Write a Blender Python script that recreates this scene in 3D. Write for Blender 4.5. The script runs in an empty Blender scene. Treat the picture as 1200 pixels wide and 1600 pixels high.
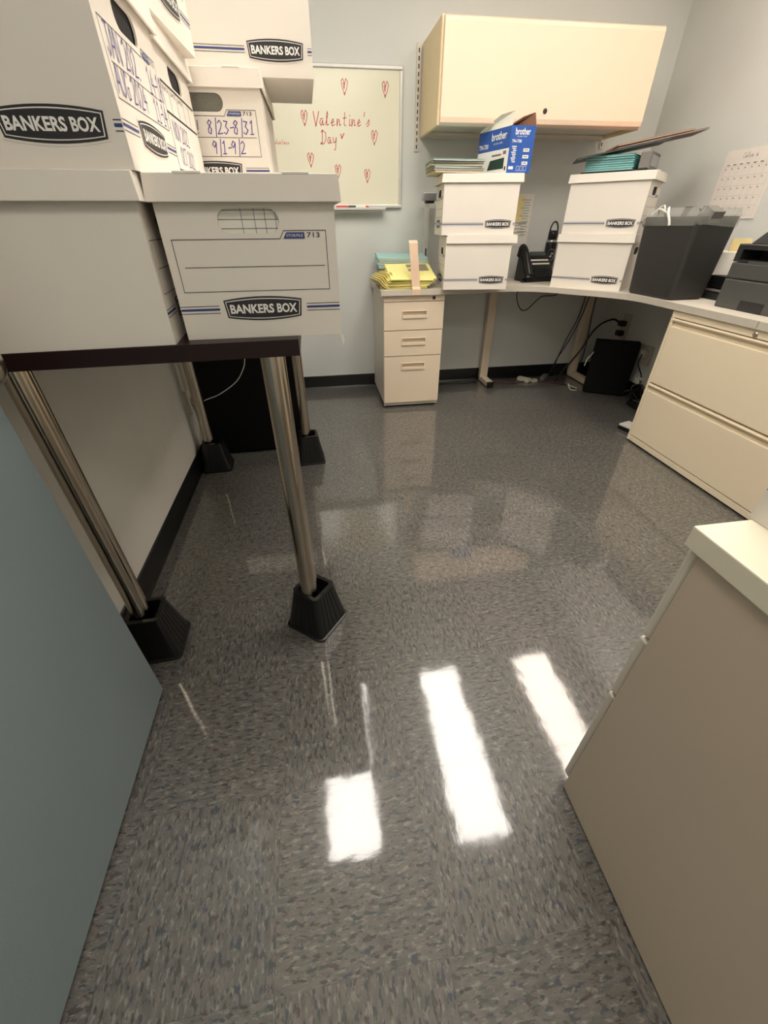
import bpy, bmesh, math, random
from mathutils import Vector, Matrix
random.seed(7)
PI = math.pi
SC = bpy.context.scene
COL = SC.collection

# ------------------------------------------------------------------ camera
FPX, PITCH, YAW, ROLL, CAMH = 634.37, 0.619848, 0.149126, -0.0073183, 1.066
cp, sp = math.cos(PITCH), math.sin(PITCH); cy, sy = math.cos(YAW), math.sin(YAW); cr, sr = math.cos(ROLL), math.sin(ROLL)
F_ = Vector((sy*cp, cy*cp, -sp)); R0 = Vector((cy, -sy, 0)); U0 = R0.cross(F_)
R_ = R0*cr + U0*sr; U_ = R0*(-sr) + U0*cr
cam = bpy.data.cameras.new('camera'); camo = bpy.data.objects.new('camera', cam); COL.objects.link(camo)
cam.sensor_fit = 'HORIZONTAL'; cam.sensor_width = 36.0; cam.lens = FPX/1200*36.0; cam.clip_start = 0.02
M = Matrix.Identity(4)
for i in range(3):
    M[i][0] = R_[i]; M[i][1] = U_[i]; M[i][2] = -F_[i]
M[0][3], M[1][3], M[2][3] = 0, 0, CAMH
camo.matrix_world = M
SC.camera = camo

# ------------------------------------------------------------------ world, exposure, lamp settings
w = bpy.data.worlds.new('world'); SC.world = w; w.use_nodes = True
w.node_tree.nodes['Background'].inputs[0].default_value = (0.9, 0.93, 1, 1)
w.node_tree.nodes['Background'].inputs[1].default_value = 0.05
SC.view_settings.view_transform = 'Standard'; SC.view_settings.look = 'None'
SC.view_settings.gamma = 1.0; SC.view_settings.use_curve_mapping = False
SC.view_settings.exposure = 0.17
LAMP_STRENGTH = 14.0
LAMP_COLOR = (1.0, 0.945, 0.865)
CEIL = 2.46
# centre x, centre y, half width, half length of the ceiling panels; the last is an added fill
LAMPS = [(-0.07, 1.53, 0.18, 0.63), (0.83, 1.53, 0.18, 0.66), (1.76, 1.6, 0.17, 0.62), (0.30, -0.55, 0.50, 0.30)]

# ------------------------------------------------------------------ materials
def nm(name):
    m = bpy.data.materials.new(name); m.use_nodes = True
    return m, m.node_tree.nodes, m.node_tree.links, m.node_tree.nodes['Principled BSDF']
def S(r, g, b):
    f = lambda c: ((c/255+0.055)/1.055)**2.4 if c/255 > 0.04045 else c/255/12.92
    return (f(r), f(g), f(b), 1)
def mat(name, col, rough=0.5, metal=0.0, vary=0.06, scale=30, bump=0.0, bscale=200, coat=0.0, spec=0.5, alpha=1.0, trans=0.0):
    m, N, L, B = nm(name)
    tc = N.new('ShaderNodeTexCoord')
    no = N.new('ShaderNodeTexNoise'); no.inputs['Scale'].default_value = scale; no.inputs['Detail'].default_value = 4
    L.new(tc.outputs['Object'], no.inputs['Vector'])
    mx = N.new('ShaderNodeMix'); mx.data_type = 'RGBA'; mx.blend_type = 'MIX'
    L.new(no.outputs['Fac'], mx.inputs['Factor'])
    c = Vector(col[:3])
    mx.inputs[6].default_value = (*(c*(1-vary)), 1); mx.inputs[7].default_value = (*[min(1, x*(1+vary)) for x in c], 1)
    L.new(mx.outputs[2], B.inputs['Base Color'])
    B.inputs['Roughness'].default_value = rough; B.inputs['Metallic'].default_value = metal
    B.inputs['Specular IOR Level'].default_value = spec
    B.inputs['Coat Weight'].default_value = coat; B.inputs['Coat Roughness'].default_value = 0.15
    B.inputs['Alpha'].default_value = alpha; B.inputs['Transmission Weight'].default_value = trans
    if bump:
        n2 = N.new('ShaderNodeTexNoise'); n2.inputs['Scale'].default_value = bscale; n2.inputs['Detail'].default_value = 3
        L.new(tc.outputs['Object'], n2.inputs['Vector'])
        bp = N.new('ShaderNodeBump'); bp.inputs['Strength'].default_value = bump; bp.inputs['Distance'].default_value = 0.002
        L.new(n2.outputs['Fac'], bp.inputs['Height']); L.new(bp.outputs[0], B.inputs['Normal'])
    return m

def wall_mat(name, col, scuff=0.10):
    m, N, L, B = nm(name)
    tc = N.new('ShaderNodeTexCoord')
    no = N.new('ShaderNodeTexNoise'); no.inputs['Scale'].default_value = 2.3; no.inputs['Detail'].default_value = 7
    L.new(tc.outputs['Object'], no.inputs['Vector'])
    rmp = N.new('ShaderNodeValToRGB'); L.new(no.outputs['Fac'], rmp.inputs[0])
    c = Vector(col[:3])
    rmp.color_ramp.elements[0].position = 0.3; rmp.color_ramp.elements[0].color = (*(c*(1-scuff)), 1)
    rmp.color_ramp.elements[1].position = 0.6; rmp.color_ramp.elements[1].color = (*c, 1)
    L.new(rmp.outputs[0], B.inputs['Base Color'])
    n2 = N.new('ShaderNodeTexNoise'); n2.inputs['Scale'].default_value = 140; n2.inputs['Detail'].default_value = 2
    L.new(tc.outputs['Object'], n2.inputs['Vector'])
    bp = N.new('ShaderNodeBump'); bp.inputs['Strength'].default_value = 0.25; bp.inputs['Distance'].default_value = 0.002
    L.new(n2.outputs['Fac'], bp.inputs['Height']); L.new(bp.outputs[0], B.inputs['Normal'])
    B.inputs['Roughness'].default_value = 0.55; B.inputs['Specular IOR Level'].default_value = 0.35
    return m

def floor_mat():
    m, N, L, B = nm('vinyl_tile')
    def math_(op, a, b=None, v=None):
        n = N.new('ShaderNodeMath'); n.operation = op
        for i, x in enumerate((a, b)):
            if x is None: continue
            if isinstance(x, (int, float)): n.inputs[i].default_value = x
            else: L.new(x, n.inputs[i])
        return n.outputs[0]
    T = 0.3048
    tc = N.new('ShaderNodeTexCoord'); sx = N.new('ShaderNodeSeparateXYZ'); L.new(tc.outputs['Object'], sx.inputs[0])
    u = math_('DIVIDE', math_('ADD', sx.outputs[0], 0.178), T)
    v = math_('DIVIDE', math_('SUBTRACT', sx.outputs[1], 0.110), T)
    iu = math_('FLOOR', u); iv = math_('FLOOR', v)
    par = math_('ABSOLUTE', math_('MODULO', math_('ADD', iu, iv), 2.0))
    # streaked vectors for the two grain directions
    def streak(ax, sc_long, sc_short, seed):
        mp = N.new('ShaderNodeMapping'); L.new(tc.outputs['Object'], mp.inputs[0])
        mp.inputs['Scale'].default_value = (sc_long, sc_short, 1) if ax == 0 else (sc_short, sc_long, 1)
        mp.inputs['Location'].default_value = (seed, seed*1.7, 0)
        return mp
    def choose(a, b):
        mx = N.new('ShaderNodeMix'); mx.data_type = 'VECTOR'; L.new(par, mx.inputs['Factor'])
        L.new(a.outputs[0], mx.inputs[4]); L.new(b.outputs[0], mx.inputs[5]); return mx.outputs[1]
    v1 = choose(streak(0, 120, 300, 0), streak(1, 120, 300, 3))
    v2 = choose(streak(0, 110, 280, 11), streak(1, 110, 280, 17))
    v3 = choose(streak(0, 30, 95, 5), streak(1, 30, 95, 9))
    per = N.new('ShaderNodeTexWhiteNoise'); per.noise_dimensions = '2D'
    cx = N.new('ShaderNodeCombineXYZ'); L.new(iu, cx.inputs[0]); L.new(iv, cx.inputs[1]); L.new(cx.outputs[0], per.inputs['Vector'])
    def noise(vec, sc, det=3, rough=0.6):
        n = N.new('ShaderNodeTexNoise'); n.inputs['Scale'].default_value = sc; n.inputs['Detail'].default_value = det
        n.inputs['Roughness'].default_value = rough; L.new(vec, n.inputs['Vector']); return n
    def ramp(src, pts):
        r = N.new('ShaderNodeValToRGB'); L.new(src, r.inputs[0]); e = r.color_ramp.elements
        while len(e) < len(pts): e.new(0.5)
        for i, (p_, c_) in enumerate(pts): e[i].position = p_; e[i].color = c_
        return r.outputs[0]
    def mix(f, a, b):
        mx = N.new('ShaderNodeMix'); mx.data_type = 'RGBA'
        if isinstance(f, (int, float)): mx.inputs[0].default_value = f
        else: L.new(f, mx.inputs[0])
        for i, x in ((6, a), (7, b)):
            if isinstance(x, tuple): mx.inputs[i].default_value = x
            else: L.new(x, mx.inputs[i])
        return mx.outputs[2]
    base = ramp(noise(v3, 1.0, 5, 0.7).outputs['Fac'], [(0.32, S(71, 74, 70)), (0.5, S(90, 87, 82)), (0.68, S(108, 101, 96))])
    light = ramp(noise(v2, 0.5, 2).outputs['Fac'], [(0.55, (0, 0, 0, 1)), (0.66, (1, 1, 1, 1))])
    dark = ramp(noise(v1, 0.42, 2).outputs['Fac'], [(0.40, (1, 1, 1, 1)), (0.455, (0, 0, 0, 1))])
    huen = ramp(noise(v1, 0.2, 1).outputs['Fac'], [(0.40, S(46, 52, 68)), (0.48, S(50, 60, 54)), (0.56, S(70, 52, 54)), (0.64, S(36, 38, 40))])
    c1 = mix(math_('MULTIPLY', light, 0.40), base, S(150, 146, 138))
    c2 = mix(math_('MULTIPLY', dark, 0.85), c1, huen)
    # subtle tile to tile difference
    fac = math_('ADD', math_('MULTIPLY', per.outputs['Value'], 0.14), 0.93)
    c3 = N.new('ShaderNodeMix'); c3.data_type = 'RGBA'; c3.blend_type = 'MULTIPLY'; c3.inputs[0].default_value = 1.0
    L.new(c2, c3.inputs[6]); cc = N.new('ShaderNodeCombineColor')
    for i in range(3): L.new(fac, cc.inputs[i])
    L.new(cc.outputs[0], c3.inputs[7])
    fu = math_('FRACT', u); fv = math_('FRACT', v)
    eu = math_('MINIMUM', fu, math_('SUBTRACT', 1.0, fu)); ev = math_('MINIMUM', fv, math_('SUBTRACT', 1.0, fv))
    seam = math_('LESS_THAN', math_('MINIMUM', eu, ev), 0.0028)
    c4 = mix(math_('MULTIPLY', seam, 0.35), c3.outputs[2], S(60, 58, 55))
    L.new(c4, B.inputs['Base Color'])
    B.inputs['Roughness'].default_value = 0.42; B.inputs['Specular IOR Level'].default_value = 0.35
    B.inputs['Coat Weight'].default_value = 0.95; B.inputs['Coat Roughness'].default_value = 0.065; B.inputs['Coat IOR'].default_value = 1.68
    # waxed, slightly wavy finish
    nA = noise(tc.outputs['Object'], 9.0, 2, 0.5); nB = noise(v2, 0.35, 2, 0.5)
    hgt = math_('ADD', math_('MULTIPLY', nA.outputs['Fac'], 0.5), math_('MULTIPLY', nB.outputs['Fac'], 0.035))
    hgt = math_('SUBTRACT', hgt, math_('MULTIPLY', seam, 0.10))
    bp = N.new('ShaderNodeBump'); bp.inputs['Strength'].default_value = 0.28; bp.inputs['Distance'].default_value = 0.004
    L.new(hgt, bp.inputs['Height']); L.new(bp.outputs[0], B.inputs['Coat Normal'])
    return m

def emis(name, col, st):
    m, N, L, B = nm(name)
    B.inputs['Base Color'].default_value = (0.9, 0.9, 0.9, 1)
    B.inputs['Emission Color'].default_value = (*col, 1); B.inputs['Emission Strength'].default_value = st
    return m

MT = dict(
    wall_back=wall_mat('painted_wall_blue_grey', S(210, 211, 206), 0.04),
    wall_left=wall_mat('painted_wall_grey', S(216, 213, 204), 0.10),
    ceiling=mat('ceiling_tile', S(225, 222, 214), 0.9, bump=0.5, bscale=90),
    base=mat('black_vinyl_base', S(18, 18, 19), 0.3, spec=0.5),
    floor=floor_mat(),
    door=wall_mat('door_paint_slate', S(122, 134, 138), 0.04),
    card=mat('white_cardboard', S(226, 218, 207), 0.62, vary=0.03, scale=9, bump=0.12, bscale=60),
    cardin=mat('plain_greige', S(190, 182, 168), 0.8),  # even greige for outlet plates, plugs and calendar lines
    black=mat('print_black', S(38, 34, 36), 0.5), blue=mat('print_blue', S(44, 62, 122), 0.5),
    white=mat('print_white', S(235, 232, 226), 0.5), ink=mat('ink_violet', S(74, 58, 140), 0.6),
    line=mat('print_line', S(60, 58, 70), 0.6), red=mat('marker_red', S(205, 62, 72), 0.5),
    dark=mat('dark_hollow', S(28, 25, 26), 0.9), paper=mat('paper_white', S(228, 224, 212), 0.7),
    graypaper=mat('grey_speckled_paper', S(118, 116, 106), 0.8, vary=0.35, scale=220),
    espresso=mat('espresso_laminate', S(34, 18, 18), 0.4, vary=0.2, scale=14, spec=0.3),
    steel=mat('brushed_steel', S(190, 180, 165), 0.17, metal=1.0, vary=0.05, scale=18),
    plastic=mat('black_plastic', S(16, 15, 15), 0.38, vary=0.1), matteblack=mat('matte_black', S(7, 7, 7), 0.6, spec=0.2),
    rubber=mat('rubber', S(22, 22, 22), 0.7),
    cream=mat('cream_steel', S(238, 211, 186), 0.42, vary=0.02, scale=4, bump=0.05, bscale=400),
    putty=mat('putty_steel', S(224, 206, 182), 0.42, vary=0.02, scale=4, bump=0.05, bscale=400),
    putty2=mat('putty_steel_side', S(212, 204, 190), 0.45, vary=0.02, scale=4),
    yellowcream=mat('yellowed_steel', S(238, 222, 194), 0.4, vary=0.03, scale=3),
    edge=mat('yellowed_edge', S(228, 208, 168), 0.5), lam=mat('grey_laminate', S(204, 196, 182), 0.45, vary=0.03, scale=300),
    lamedge=mat('laminate_edge', S(196, 188, 174), 0.5), tan=mat('tan_steel', S(200, 184, 164), 0.45, vary=0.03, scale=3, bump=0.05, bscale=300),
    topcream=mat('cream_top', S(226, 218, 196), 0.45, vary=0.02, scale=4),
    alu=mat('aluminium_frame', S(208, 206, 200), 0.35, metal=0.3), board=mat('whiteboard', S(232, 228, 206), 0.18, vary=0.01, scale=2, coat=0.4),
    teal=mat('teal_folder', S(86, 170, 172), 0.7, vary=0.1), paleteal=mat('pale_teal_folder', S(168, 208, 204), 0.7, vary=0.05),
    peach=mat('peach_strap', S(222, 192, 164), 0.7),
    manila=mat('manila_folder', S(226, 206, 168), 0.7), yellow=mat('yellow_folder', S(238, 230, 150), 0.7, vary=0.05),
    grayfold=mat('grey_form', S(140, 128, 108), 0.7), kraft=mat('kraft_inside', S(168, 124, 96), 0.85),
    brblue=mat('carton_blue', S(38, 84, 164), 0.45), printer=mat('charcoal_plastic', S(74, 74, 72), 0.5),
    printerdark=mat('dark_charcoal_plastic', S(36, 37, 38), 0.45), bin=mat('bin_plastic', S(46, 46, 44), 0.5, bump=0.2, bscale=500),
    orange=mat('orange_folder', S(200, 140, 96), 0.7), mauve=mat('mauve_folder', S(110, 84, 82), 0.7), greyfolder=mat('grey_folder', S(112, 108, 104), 0.6),
    liner=mat('clear_liner', S(196, 196, 188), 0.25, alpha=0.30, spec=0.6), silver=mat('silver', S(170, 172, 176), 0.3, metal=0.8),
    screen=mat('lcd', S(70, 78, 76), 0.2), cablew=mat('white_cable', S(222, 218, 206), 0.5), red2=mat('dull_red_cable', S(90, 42, 40), 0.6),
    pinkish=mat('calendar_paper', S(226, 218, 210), 0.7), outlet=mat('outlet_plastic', S(205, 198, 178), 0.5),
    green=mat('dark_green', S(30, 60, 50), 0.6), rafter=mat('bottle_black', S(24, 20, 24), 0.35),
    chrome=mat('satin_nickel', S(200, 192, 176), 0.2, metal=1.0), yelpaper=mat('yellow_note', S(226, 208, 150), 0.7),
)
MT['lamp_pink'] = emis('lamp_diffuser_rosy', (1.0, 0.88, 0.77), LAMP_STRENGTH)
MT['lamp_fill'] = emis('added_fill_diffuser', LAMP_COLOR, LAMP_STRENGTH*0.6)  # weaker glow for the added fill panel
MT['lamp'] = emis('lamp_diffuser', LAMP_COLOR, LAMP_STRENGTH)

# ------------------------------------------------------------------ mesh helpers
class MB:
    def __init__(s): s.v = []; s.f = []; s.mi = []; s.mats = []; s.X = Matrix.Identity(4)
    def m(s, k):
        if k not in s.mats: s.mats.append(k)
        return s.mats.index(k)
    def add(s, vs, fs, k):
        b = len(s.v); s.v += [tuple(s.X @ Vector(v)) for v in vs]
        i = s.m(k)
        for f in fs: s.f.append([b+j for j in f]); s.mi.append(i)
    def box(s, x0, x1, y0, y1, z0, z1, k, taper=0):
        t = taper
        vs = [(x0+t, y0+t, z0), (x1-t, y0+t, z0), (x1-t, y1-t, z0), (x0+t, y1-t, z0), (x0, y0, z1), (x1, y0, z1), (x1, y1, z1), (x0, y1, z1)]
        s.add(vs, [(0, 3, 2, 1), (4, 5, 6, 7), (0, 1, 5, 4), (1, 2, 6, 5), (2, 3, 7, 6), (3, 0, 4, 7)], k)
    def prism(s, pts, z0, z1, k, kside=None):
        n = len(pts)
        s.add([(x, y, z0) for x, y in pts]+[(x, y, z1) for x, y in pts], [tuple(range(n))[::-1], tuple(range(n, 2*n))], k)
        s.add([(x, y, z0) for x, y in pts]+[(x, y, z1) for x, y in pts], [(i, (i+1) % n, n+(i+1) % n, n+i) for i in range(n)], kside or k)
    def cyl(s, p0, p1, r, k, r2=None, n=24, caps=True):
        s.tube([p0, p1], r, k, n, caps, r2)
    def tube(s, path, r, k, n=10, caps=True, r2=None):
        P = [Vector(p) for p in path]; vs = []; fs = []
        d0 = (P[1]-P[0]).normalized(); up = Vector((0, 0, 1)) if abs(d0.z) < 0.9 else Vector((1, 0, 0))
        a = d0.cross(up).normalized()
        for i, p in enumerate(P):
            d = (P[min(i+1, len(P)-1)]-P[max(i-1, 0)]).normalized()
            a = (a-d*a.dot(d)).normalized(); b = d.cross(a)
            rr = r if r2 is None else r+(r2-r)*i/(len(P)-1)
            for j in range(n):
                t = 2*PI*j/n; vs.append(p+(a*math.cos(t)+b*math.sin(t))*rr)
        for i in range(len(P)-1):
            for j in range(n): fs.append((i*n+j, i*n+(j+1) % n, (i+1)*n+(j+1) % n, (i+1)*n+j))
        s.add(vs, fs, k)
        if caps: s.add(vs[:n], [tuple(range(n))[::-1]], k); s.add(vs[-n:], [tuple(range(n))], k)
    def lathe(s, prof, k, n=32, c=(0, 0)):
        vs = []; fs = []
        for r, z in prof:
            for j in range(n):
                t = 2*PI*j/n; vs.append((c[0]+r*math.cos(t), c[1]+r*math.sin(t), z))
        for i in range(len(prof)-1):
            for j in range(n): fs.append((i*n+j, i*n+(j+1) % n, (i+1)*n+(j+1) % n, (i+1)*n+j))
        fs.append(tuple(range(n))[::-1]); fs.append(tuple((len(prof)-1)*n+j for j in range(n)))
        s.add(vs, fs, k)
    def obj(s, name, parent=None, bevel=0, seg=2, smooth=False, solid=0):
        me = bpy.data.meshes.new(name); me.from_pydata(s.v, [], s.f)
        for k in s.mats: me.materials.append(MT[k])
        for p, i in zip(me.polygons, s.mi): p.material_index = i; p.use_smooth = smooth
        me.update(); o = bpy.data.objects.new(name, me); COL.objects.link(o)
        if parent is not None: o.parent = parent
        if solid:
            md = o.modifiers.new('solidify', 'SOLIDIFY'); md.thickness = solid; md.offset = -1
        if bevel:
            md = o.modifiers.new('bevel', 'BEVEL'); md.width = bevel; md.segments = seg; md.limit_method = 'ANGLE'; md.angle_limit = math.radians(40)
            md.harden_normals = False
        return o

def tag(o, label, cat, group=None):
    o['label'] = label; o['category'] = cat
    if group: o['group'] = group
    return o
def thing(name, label, cat, loc=(0, 0, 0), rz=0, group=None):
    o = bpy.data.objects.new(name, None); COL.objects.link(o); o.empty_display_size = 0.05
    o.location = loc; o.rotation_euler = (0, 0, rz); return tag(o, label, cat, group)
def struct(o): o['kind'] = 'structure'; return o

# ------------------------------------------------------------------ flat print helpers (u right, v up on a face)
class Face:
    """maps (u,v,layer) to local coordinates of a thing's face"""
    def __init__(s, origin, U, V): s.o = Vector(origin); s.U = Vector(U).normalized(); s.V = Vector(V).normalized(); s.N = s.U.cross(s.V)
    def p(s, u, v, l=1): return s.o+s.U*u+s.V*v+s.N*(0.0005*l)
def fpoly(mb, F, pts, k, l=1): mb.add([F.p(u, v, l) for u, v in pts], [tuple(range(len(pts)))], k)
def frect(mb, F, u0, v0, u1, v1, k, l=1): fpoly(mb, F, [(u0, v0), (u1, v0), (u1, v1), (u0, v1)], k, l)
def fline(mb, F, pts, wd, k, l=1):
    for (a, b), (c, d) in zip(pts, pts[1:]):
        L = math.hypot(c-a, d-b)
        if L < 1e-7: continue
        nx, ny = -(d-b)/L*wd/2, (c-a)/L*wd/2; ex, ey = (c-a)/L*wd*0.35, (d-b)/L*wd*0.35
        fpoly(mb, F, [(a-nx-ex, b-ny-ey), (c-nx+ex, d-ny+ey), (c+nx+ex, d+ny+ey), (a+nx-ex, b+ny-ey)], k, l)
_tc = {}
def text_geo(s, bold):
    key = (s, bold)
    if key not in _tc:
        cu = bpy.data.curves.new('t', 'FONT'); cu.body = s; cu.size = 1; cu.offset = bold; cu.resolution_u = 3
        o = bpy.data.objects.new('t', cu); COL.objects.link(o)
        dg = bpy.context.evaluated_depsgraph_get(); me = bpy.data.meshes.new_from_object(o.evaluated_get(dg))
        vs = [(v.co.x, v.co.y) for v in me.vertices]; fs = [tuple(p.vertices) for p in me.polygons]
        x0 = min(v[0] for v in vs); x1 = max(v[0] for v in vs); y0 = min(v[1] for v in vs); y1 = max(v[1] for v in vs)
        _tc[key] = ([((x-x0)/(x1-x0), (y-y0)/(y1-y0)) for x, y in vs], fs)
        bpy.data.objects.remove(o); bpy.data.curves.remove(cu); bpy.data.meshes.remove(me)
    return _tc[key]
def ftext(mb, F, s, u0, v0, u1, v1, k, l=2, bold=0.03):
    vs, fs = text_geo(s, bold)
    mb.add([F.p(u0+(u1-u0)*x, v0+(v1-v0)*y, l) for x, y in vs], fs, k)

G = {  # hand-drawn strokes, unit boxes
 'J': [[(.3, 1), (.9, 1)], [(.65, 1), (.62, .2), (.4, 0), (.1, .2)]], 'A': [[(0, 0), (.45, 1), (.85, 0)], [(.15, .4), (.7, .4)]],
 'N': [[(0, 0), (.05, 1), (.75, 0), (.8, 1)]], 'U': [[(0, 1), (.05, .2), (.4, 0), (.75, .2), (.8, 1)]], 'G': [[(.8, .85), (.4, 1), (.05, .5), (.4, 0), (.8, .1), (.8, .45), (.5, .45)]],
 'O': [[(.4, 1), (.05, .6), (.1, .15), (.45, 0), (.8, .35), (.75, .85), (.4, 1)]], 'V': [[(0, 1), (.4, 0), (.85, 1)]],
 'C': [[(.8, .85), (.4, 1), (.05, .5), (.35, 0), (.8, .12)]], 'T': [[(0, 1), (.9, 1)], [(.45, 1), (.45, 0)]],
 '0': [[(.4, 1), (.08, .6), (.1, .2), (.4, 0), (.7, .3), (.7, .8), (.4, 1)]], '1': [[(.2, .8), (.45, 1), (.42, 0)], [(.15, 0), (.7, 0)]],
 '2': [[(.1, .8), (.4, 1), (.7, .75), (.5, .4), (.05, 0), (.8, .05)]], '3': [[(.1, .95), (.65, .9), (.35, .55), (.75, .3), (.4, 0), (.05, .12)]],
 '4': [[(.5, 1), (.05, .4), (.8, .42)], [(.6, .7), (.58, 0)]], '6': [[(.65, 1), (.15, .5), (.15, .1), (.5, 0), (.7, .25), (.4, .5), (.15, .35)]],
 '7': [[(.05, 1), (.75, 1), (.3, 0)]], '8': [[(.7, .85), (.4, 1), (.1, .8), (.65, .35), (.5, 0), (.15, .1), (.15, .35), (.7, .85)]],
 '9': [[(.7, .85), (.35, 1), (.08, .7), (.4, .5), (.7, .85), (.6, 0)]], '/': [[(.5, 1.15), (.35, -.2)]], '-': [[(.15, .45), (.7, .5)]],
 '.': [[(.2, 0), (.3, .08)]], '!': [[(.4, 1), (.35, .3)], [(.33, .05), (.36, 0)]], ' ': [], 'I': [[(.4, 1), (.4, 0)]],
 'a': [[(.55, .5), (.25, .5), (.08, .2), (.3, 0), (.55, .4), (.55, .05), (.8, .1)]], 'l': [[(.1, .1), (.45, .8), (.35, 1), (.25, .7), (.3, .05), (.6, .1)]],
 'e': [[(.05, .2), (.5, .3), (.35, .5), (.15, .3), (.25, 0), (.65, .12)]], 'n': [[(.1, .5), (.12, 0), (.3, .48), (.5, .4), (.5, .05), (.75, .1)]],
 't': [[(.4, .95), (.35, .1), (.6, .02)], [(.15, .55), (.65, .6)]], 'i': [[(.3, .5), (.3, .05), (.55, .1)], [(.3, .72), (.33, .78)]],
 'm': [[(.05, .5), (.08, 0), (.22, .48), (.36, .35), (.38, 0), (.52, .48), (.68, .35), (.7, .05), (.9, .1)]],
 "'": [[(.3, 1), (.2, .7)]], 's': [[(.1, .15), (.45, .5), (.5, .15), (.2, 0)]], 'D': [[(.3, .95), (.28, .05), (.1, 0), (.05, .12), (.5, .02), (.85, .35), (.8, .8), (.3, 1), (.1, .85)]],
 'y': [[(.1, .5), (.2, .1), (.5, .15), (.6, .5), (.5, -.45), (.3, -.5)]], 'W': [[(0, 1), (.2, 0), (.4, .7), (.6, 0), (.85, 1)]],
 'h': [[(.1, 1), (.1, 0), (.3, .5), (.5, .4), (.55, 0)]],
 '@': [[(.5, .55), (.25, .95), (.05, .75), (.2, .4), (.55, -.1), (.8, .5), (.95, .85), (.7, 1), (.5, .6)], [(.3, .7), (.55, .4)]],
}
def hand(mb, F, s, u, v, h, k, wd=0.0022, l=2, adv=0.75, xs=0.62, slant=0.08):
    for ch in s:
        for st in G.get(ch, []):
            # round the polyline a little
            P = [(u+(x*xs+y*slant)*h, v+y*h) for x, y in st]
            fline(mb, F, P, wd, k, l)
        u += h*adv*xs*(1.25 if ch not in ".'!/- i" else 0.8)
    return u

def panel_hole(mb, F, u0, v0, u1, v1, hole, k, thick=0.0, l=0):
    """rectangular panel with a hole given as a list of points around its centre"""
    cu = sum(p[0] for p in hole)/len(hole); cv = sum(p[1] for p in hole)/len(hole)
    out = []
    angs = sorted([(math.atan2(b-cv, a-cu), (a, b), True) for a, b in hole])
    rect = [(u0, v0), (u1, v0), (u1, v1), (u0, v1)]
    pts = []
    def toedge(t):
        dx, dy = math.cos(t), math.sin(t); ts = []
        if dx > 1e-9: ts.append((u1-cu)/dx)
        if dx < -1e-9: ts.append((u0-cu)/dx)
        if dy > 1e-9: ts.append((v1-cv)/dy)
        if dy < -1e-9: ts.append((v0-cv)/dy)
        m_ = min(ts); return (cu+dx*m_, cv+dy*m_)
    n = len(angs); H = [a[1] for a in angs]; A = [a[0] for a in angs]
    ra = [(math.atan2(b-cv, a-cu), (a, b)) for a, b in rect]
    vs = []; fs = []
    E_ = [toedge(t) for t in A]
    for i in range(n):
        j = (i+1) % n; a0 = A[i]; a1 = A[j] if j else A[j]+2*PI
        cs = [c for t, c in ra if a0 < t < a1 or a0 < t+2*PI < a1]
        poly = [H[i], E_[i]]+cs+[E_[j], H[j]]
        b = len(vs); vs += [F.p(x, y, l) for x, y in poly]; fs.append(tuple(range(b, b+len(poly))))
    mb.add(vs, fs, k)
def stadium(cu, cv, w_, h_, n=8):
    r = h_/2; P = []
    for i in range(n+1): t = -PI/2+PI*i/n; P.append((cu+w_/2-r+r*math.cos(t), cv+r*math.sin(t)))
    for i in range(n+1): t = PI/2+PI*i/n; P.append((cu-w_/2+r+r*math.cos(t), cv+r*math.sin(t)))
    return P

# ------------------------------------------------------------------ structure
XL, XR, YB, YF = -0.677, 2.262, 3.223, -1.15
mb = MB(); mb.box(XL-0.1, XR+0.1, YF-0.1, YB+0.1, -0.06, 0, 'floor'); struct(mb.obj('floor'))
mb = MB(); mb.box(XL-0.1, XR+0.1, YF-0.1, YB+0.1, CEIL, CEIL+0.06, 'ceiling'); struct(mb.obj('ceiling'))
mb = MB(); mb.box(XL-0.1, XL, YF, YB, 0, CEIL, 'wall_left'); struct(mb.obj('wall_left'))
mb = MB(); mb.box(XR, XR+0.1, YF, YB, 0, CEIL, 'wall_back'); struct(mb.obj('wall_right'))
mb = MB(); mb.box(XL-0.1, XR+0.1, YB, YB+0.1, 0, CEIL, 'wall_back'); struct(mb.obj('wall_back'))
mb = MB(); mb.box(XL-0.1, XR+0.1, YF-0.1, YF, 0, CEIL, 'wall_back'); struct(mb.obj('wall_front'))
def baseboard(name, a, b, nrm):
    mb = MB(); a = Vector(a); b = Vector(b); n = Vector(nrm)
    prof = [(0.0, 0), (0.012, 0), (0.005, 0.012), (0.004, 0.092), (0.0, 0.096)]
    P0 = [a+n*d+Vector((0, 0, z)) for d, z in prof]; P1 = [b+n*d+Vector((0, 0, z)) for d, z in prof]; m_ = len(prof)
    mb.add(P0+P1, [(i, (i+1) % m_, m_+(i+1) % m_, m_+i) for i in range(m_)]+[tuple(range(m_))[::-1], tuple(range(m_, 2*m_))], 'base')
    struct(mb.obj(name))
baseboard('baseboard_left', (XL, YF, 0), (XL, YB, 0), (1, 0, 0))
baseboard('baseboard_back', (XL+0.013, YB, 0), (XR-0.013, YB, 0), (0, -1, 0))
baseboard('baseboard_right', (XR, YB, 0), (XR, YF, 0), (-1, 0, 0))

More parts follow.
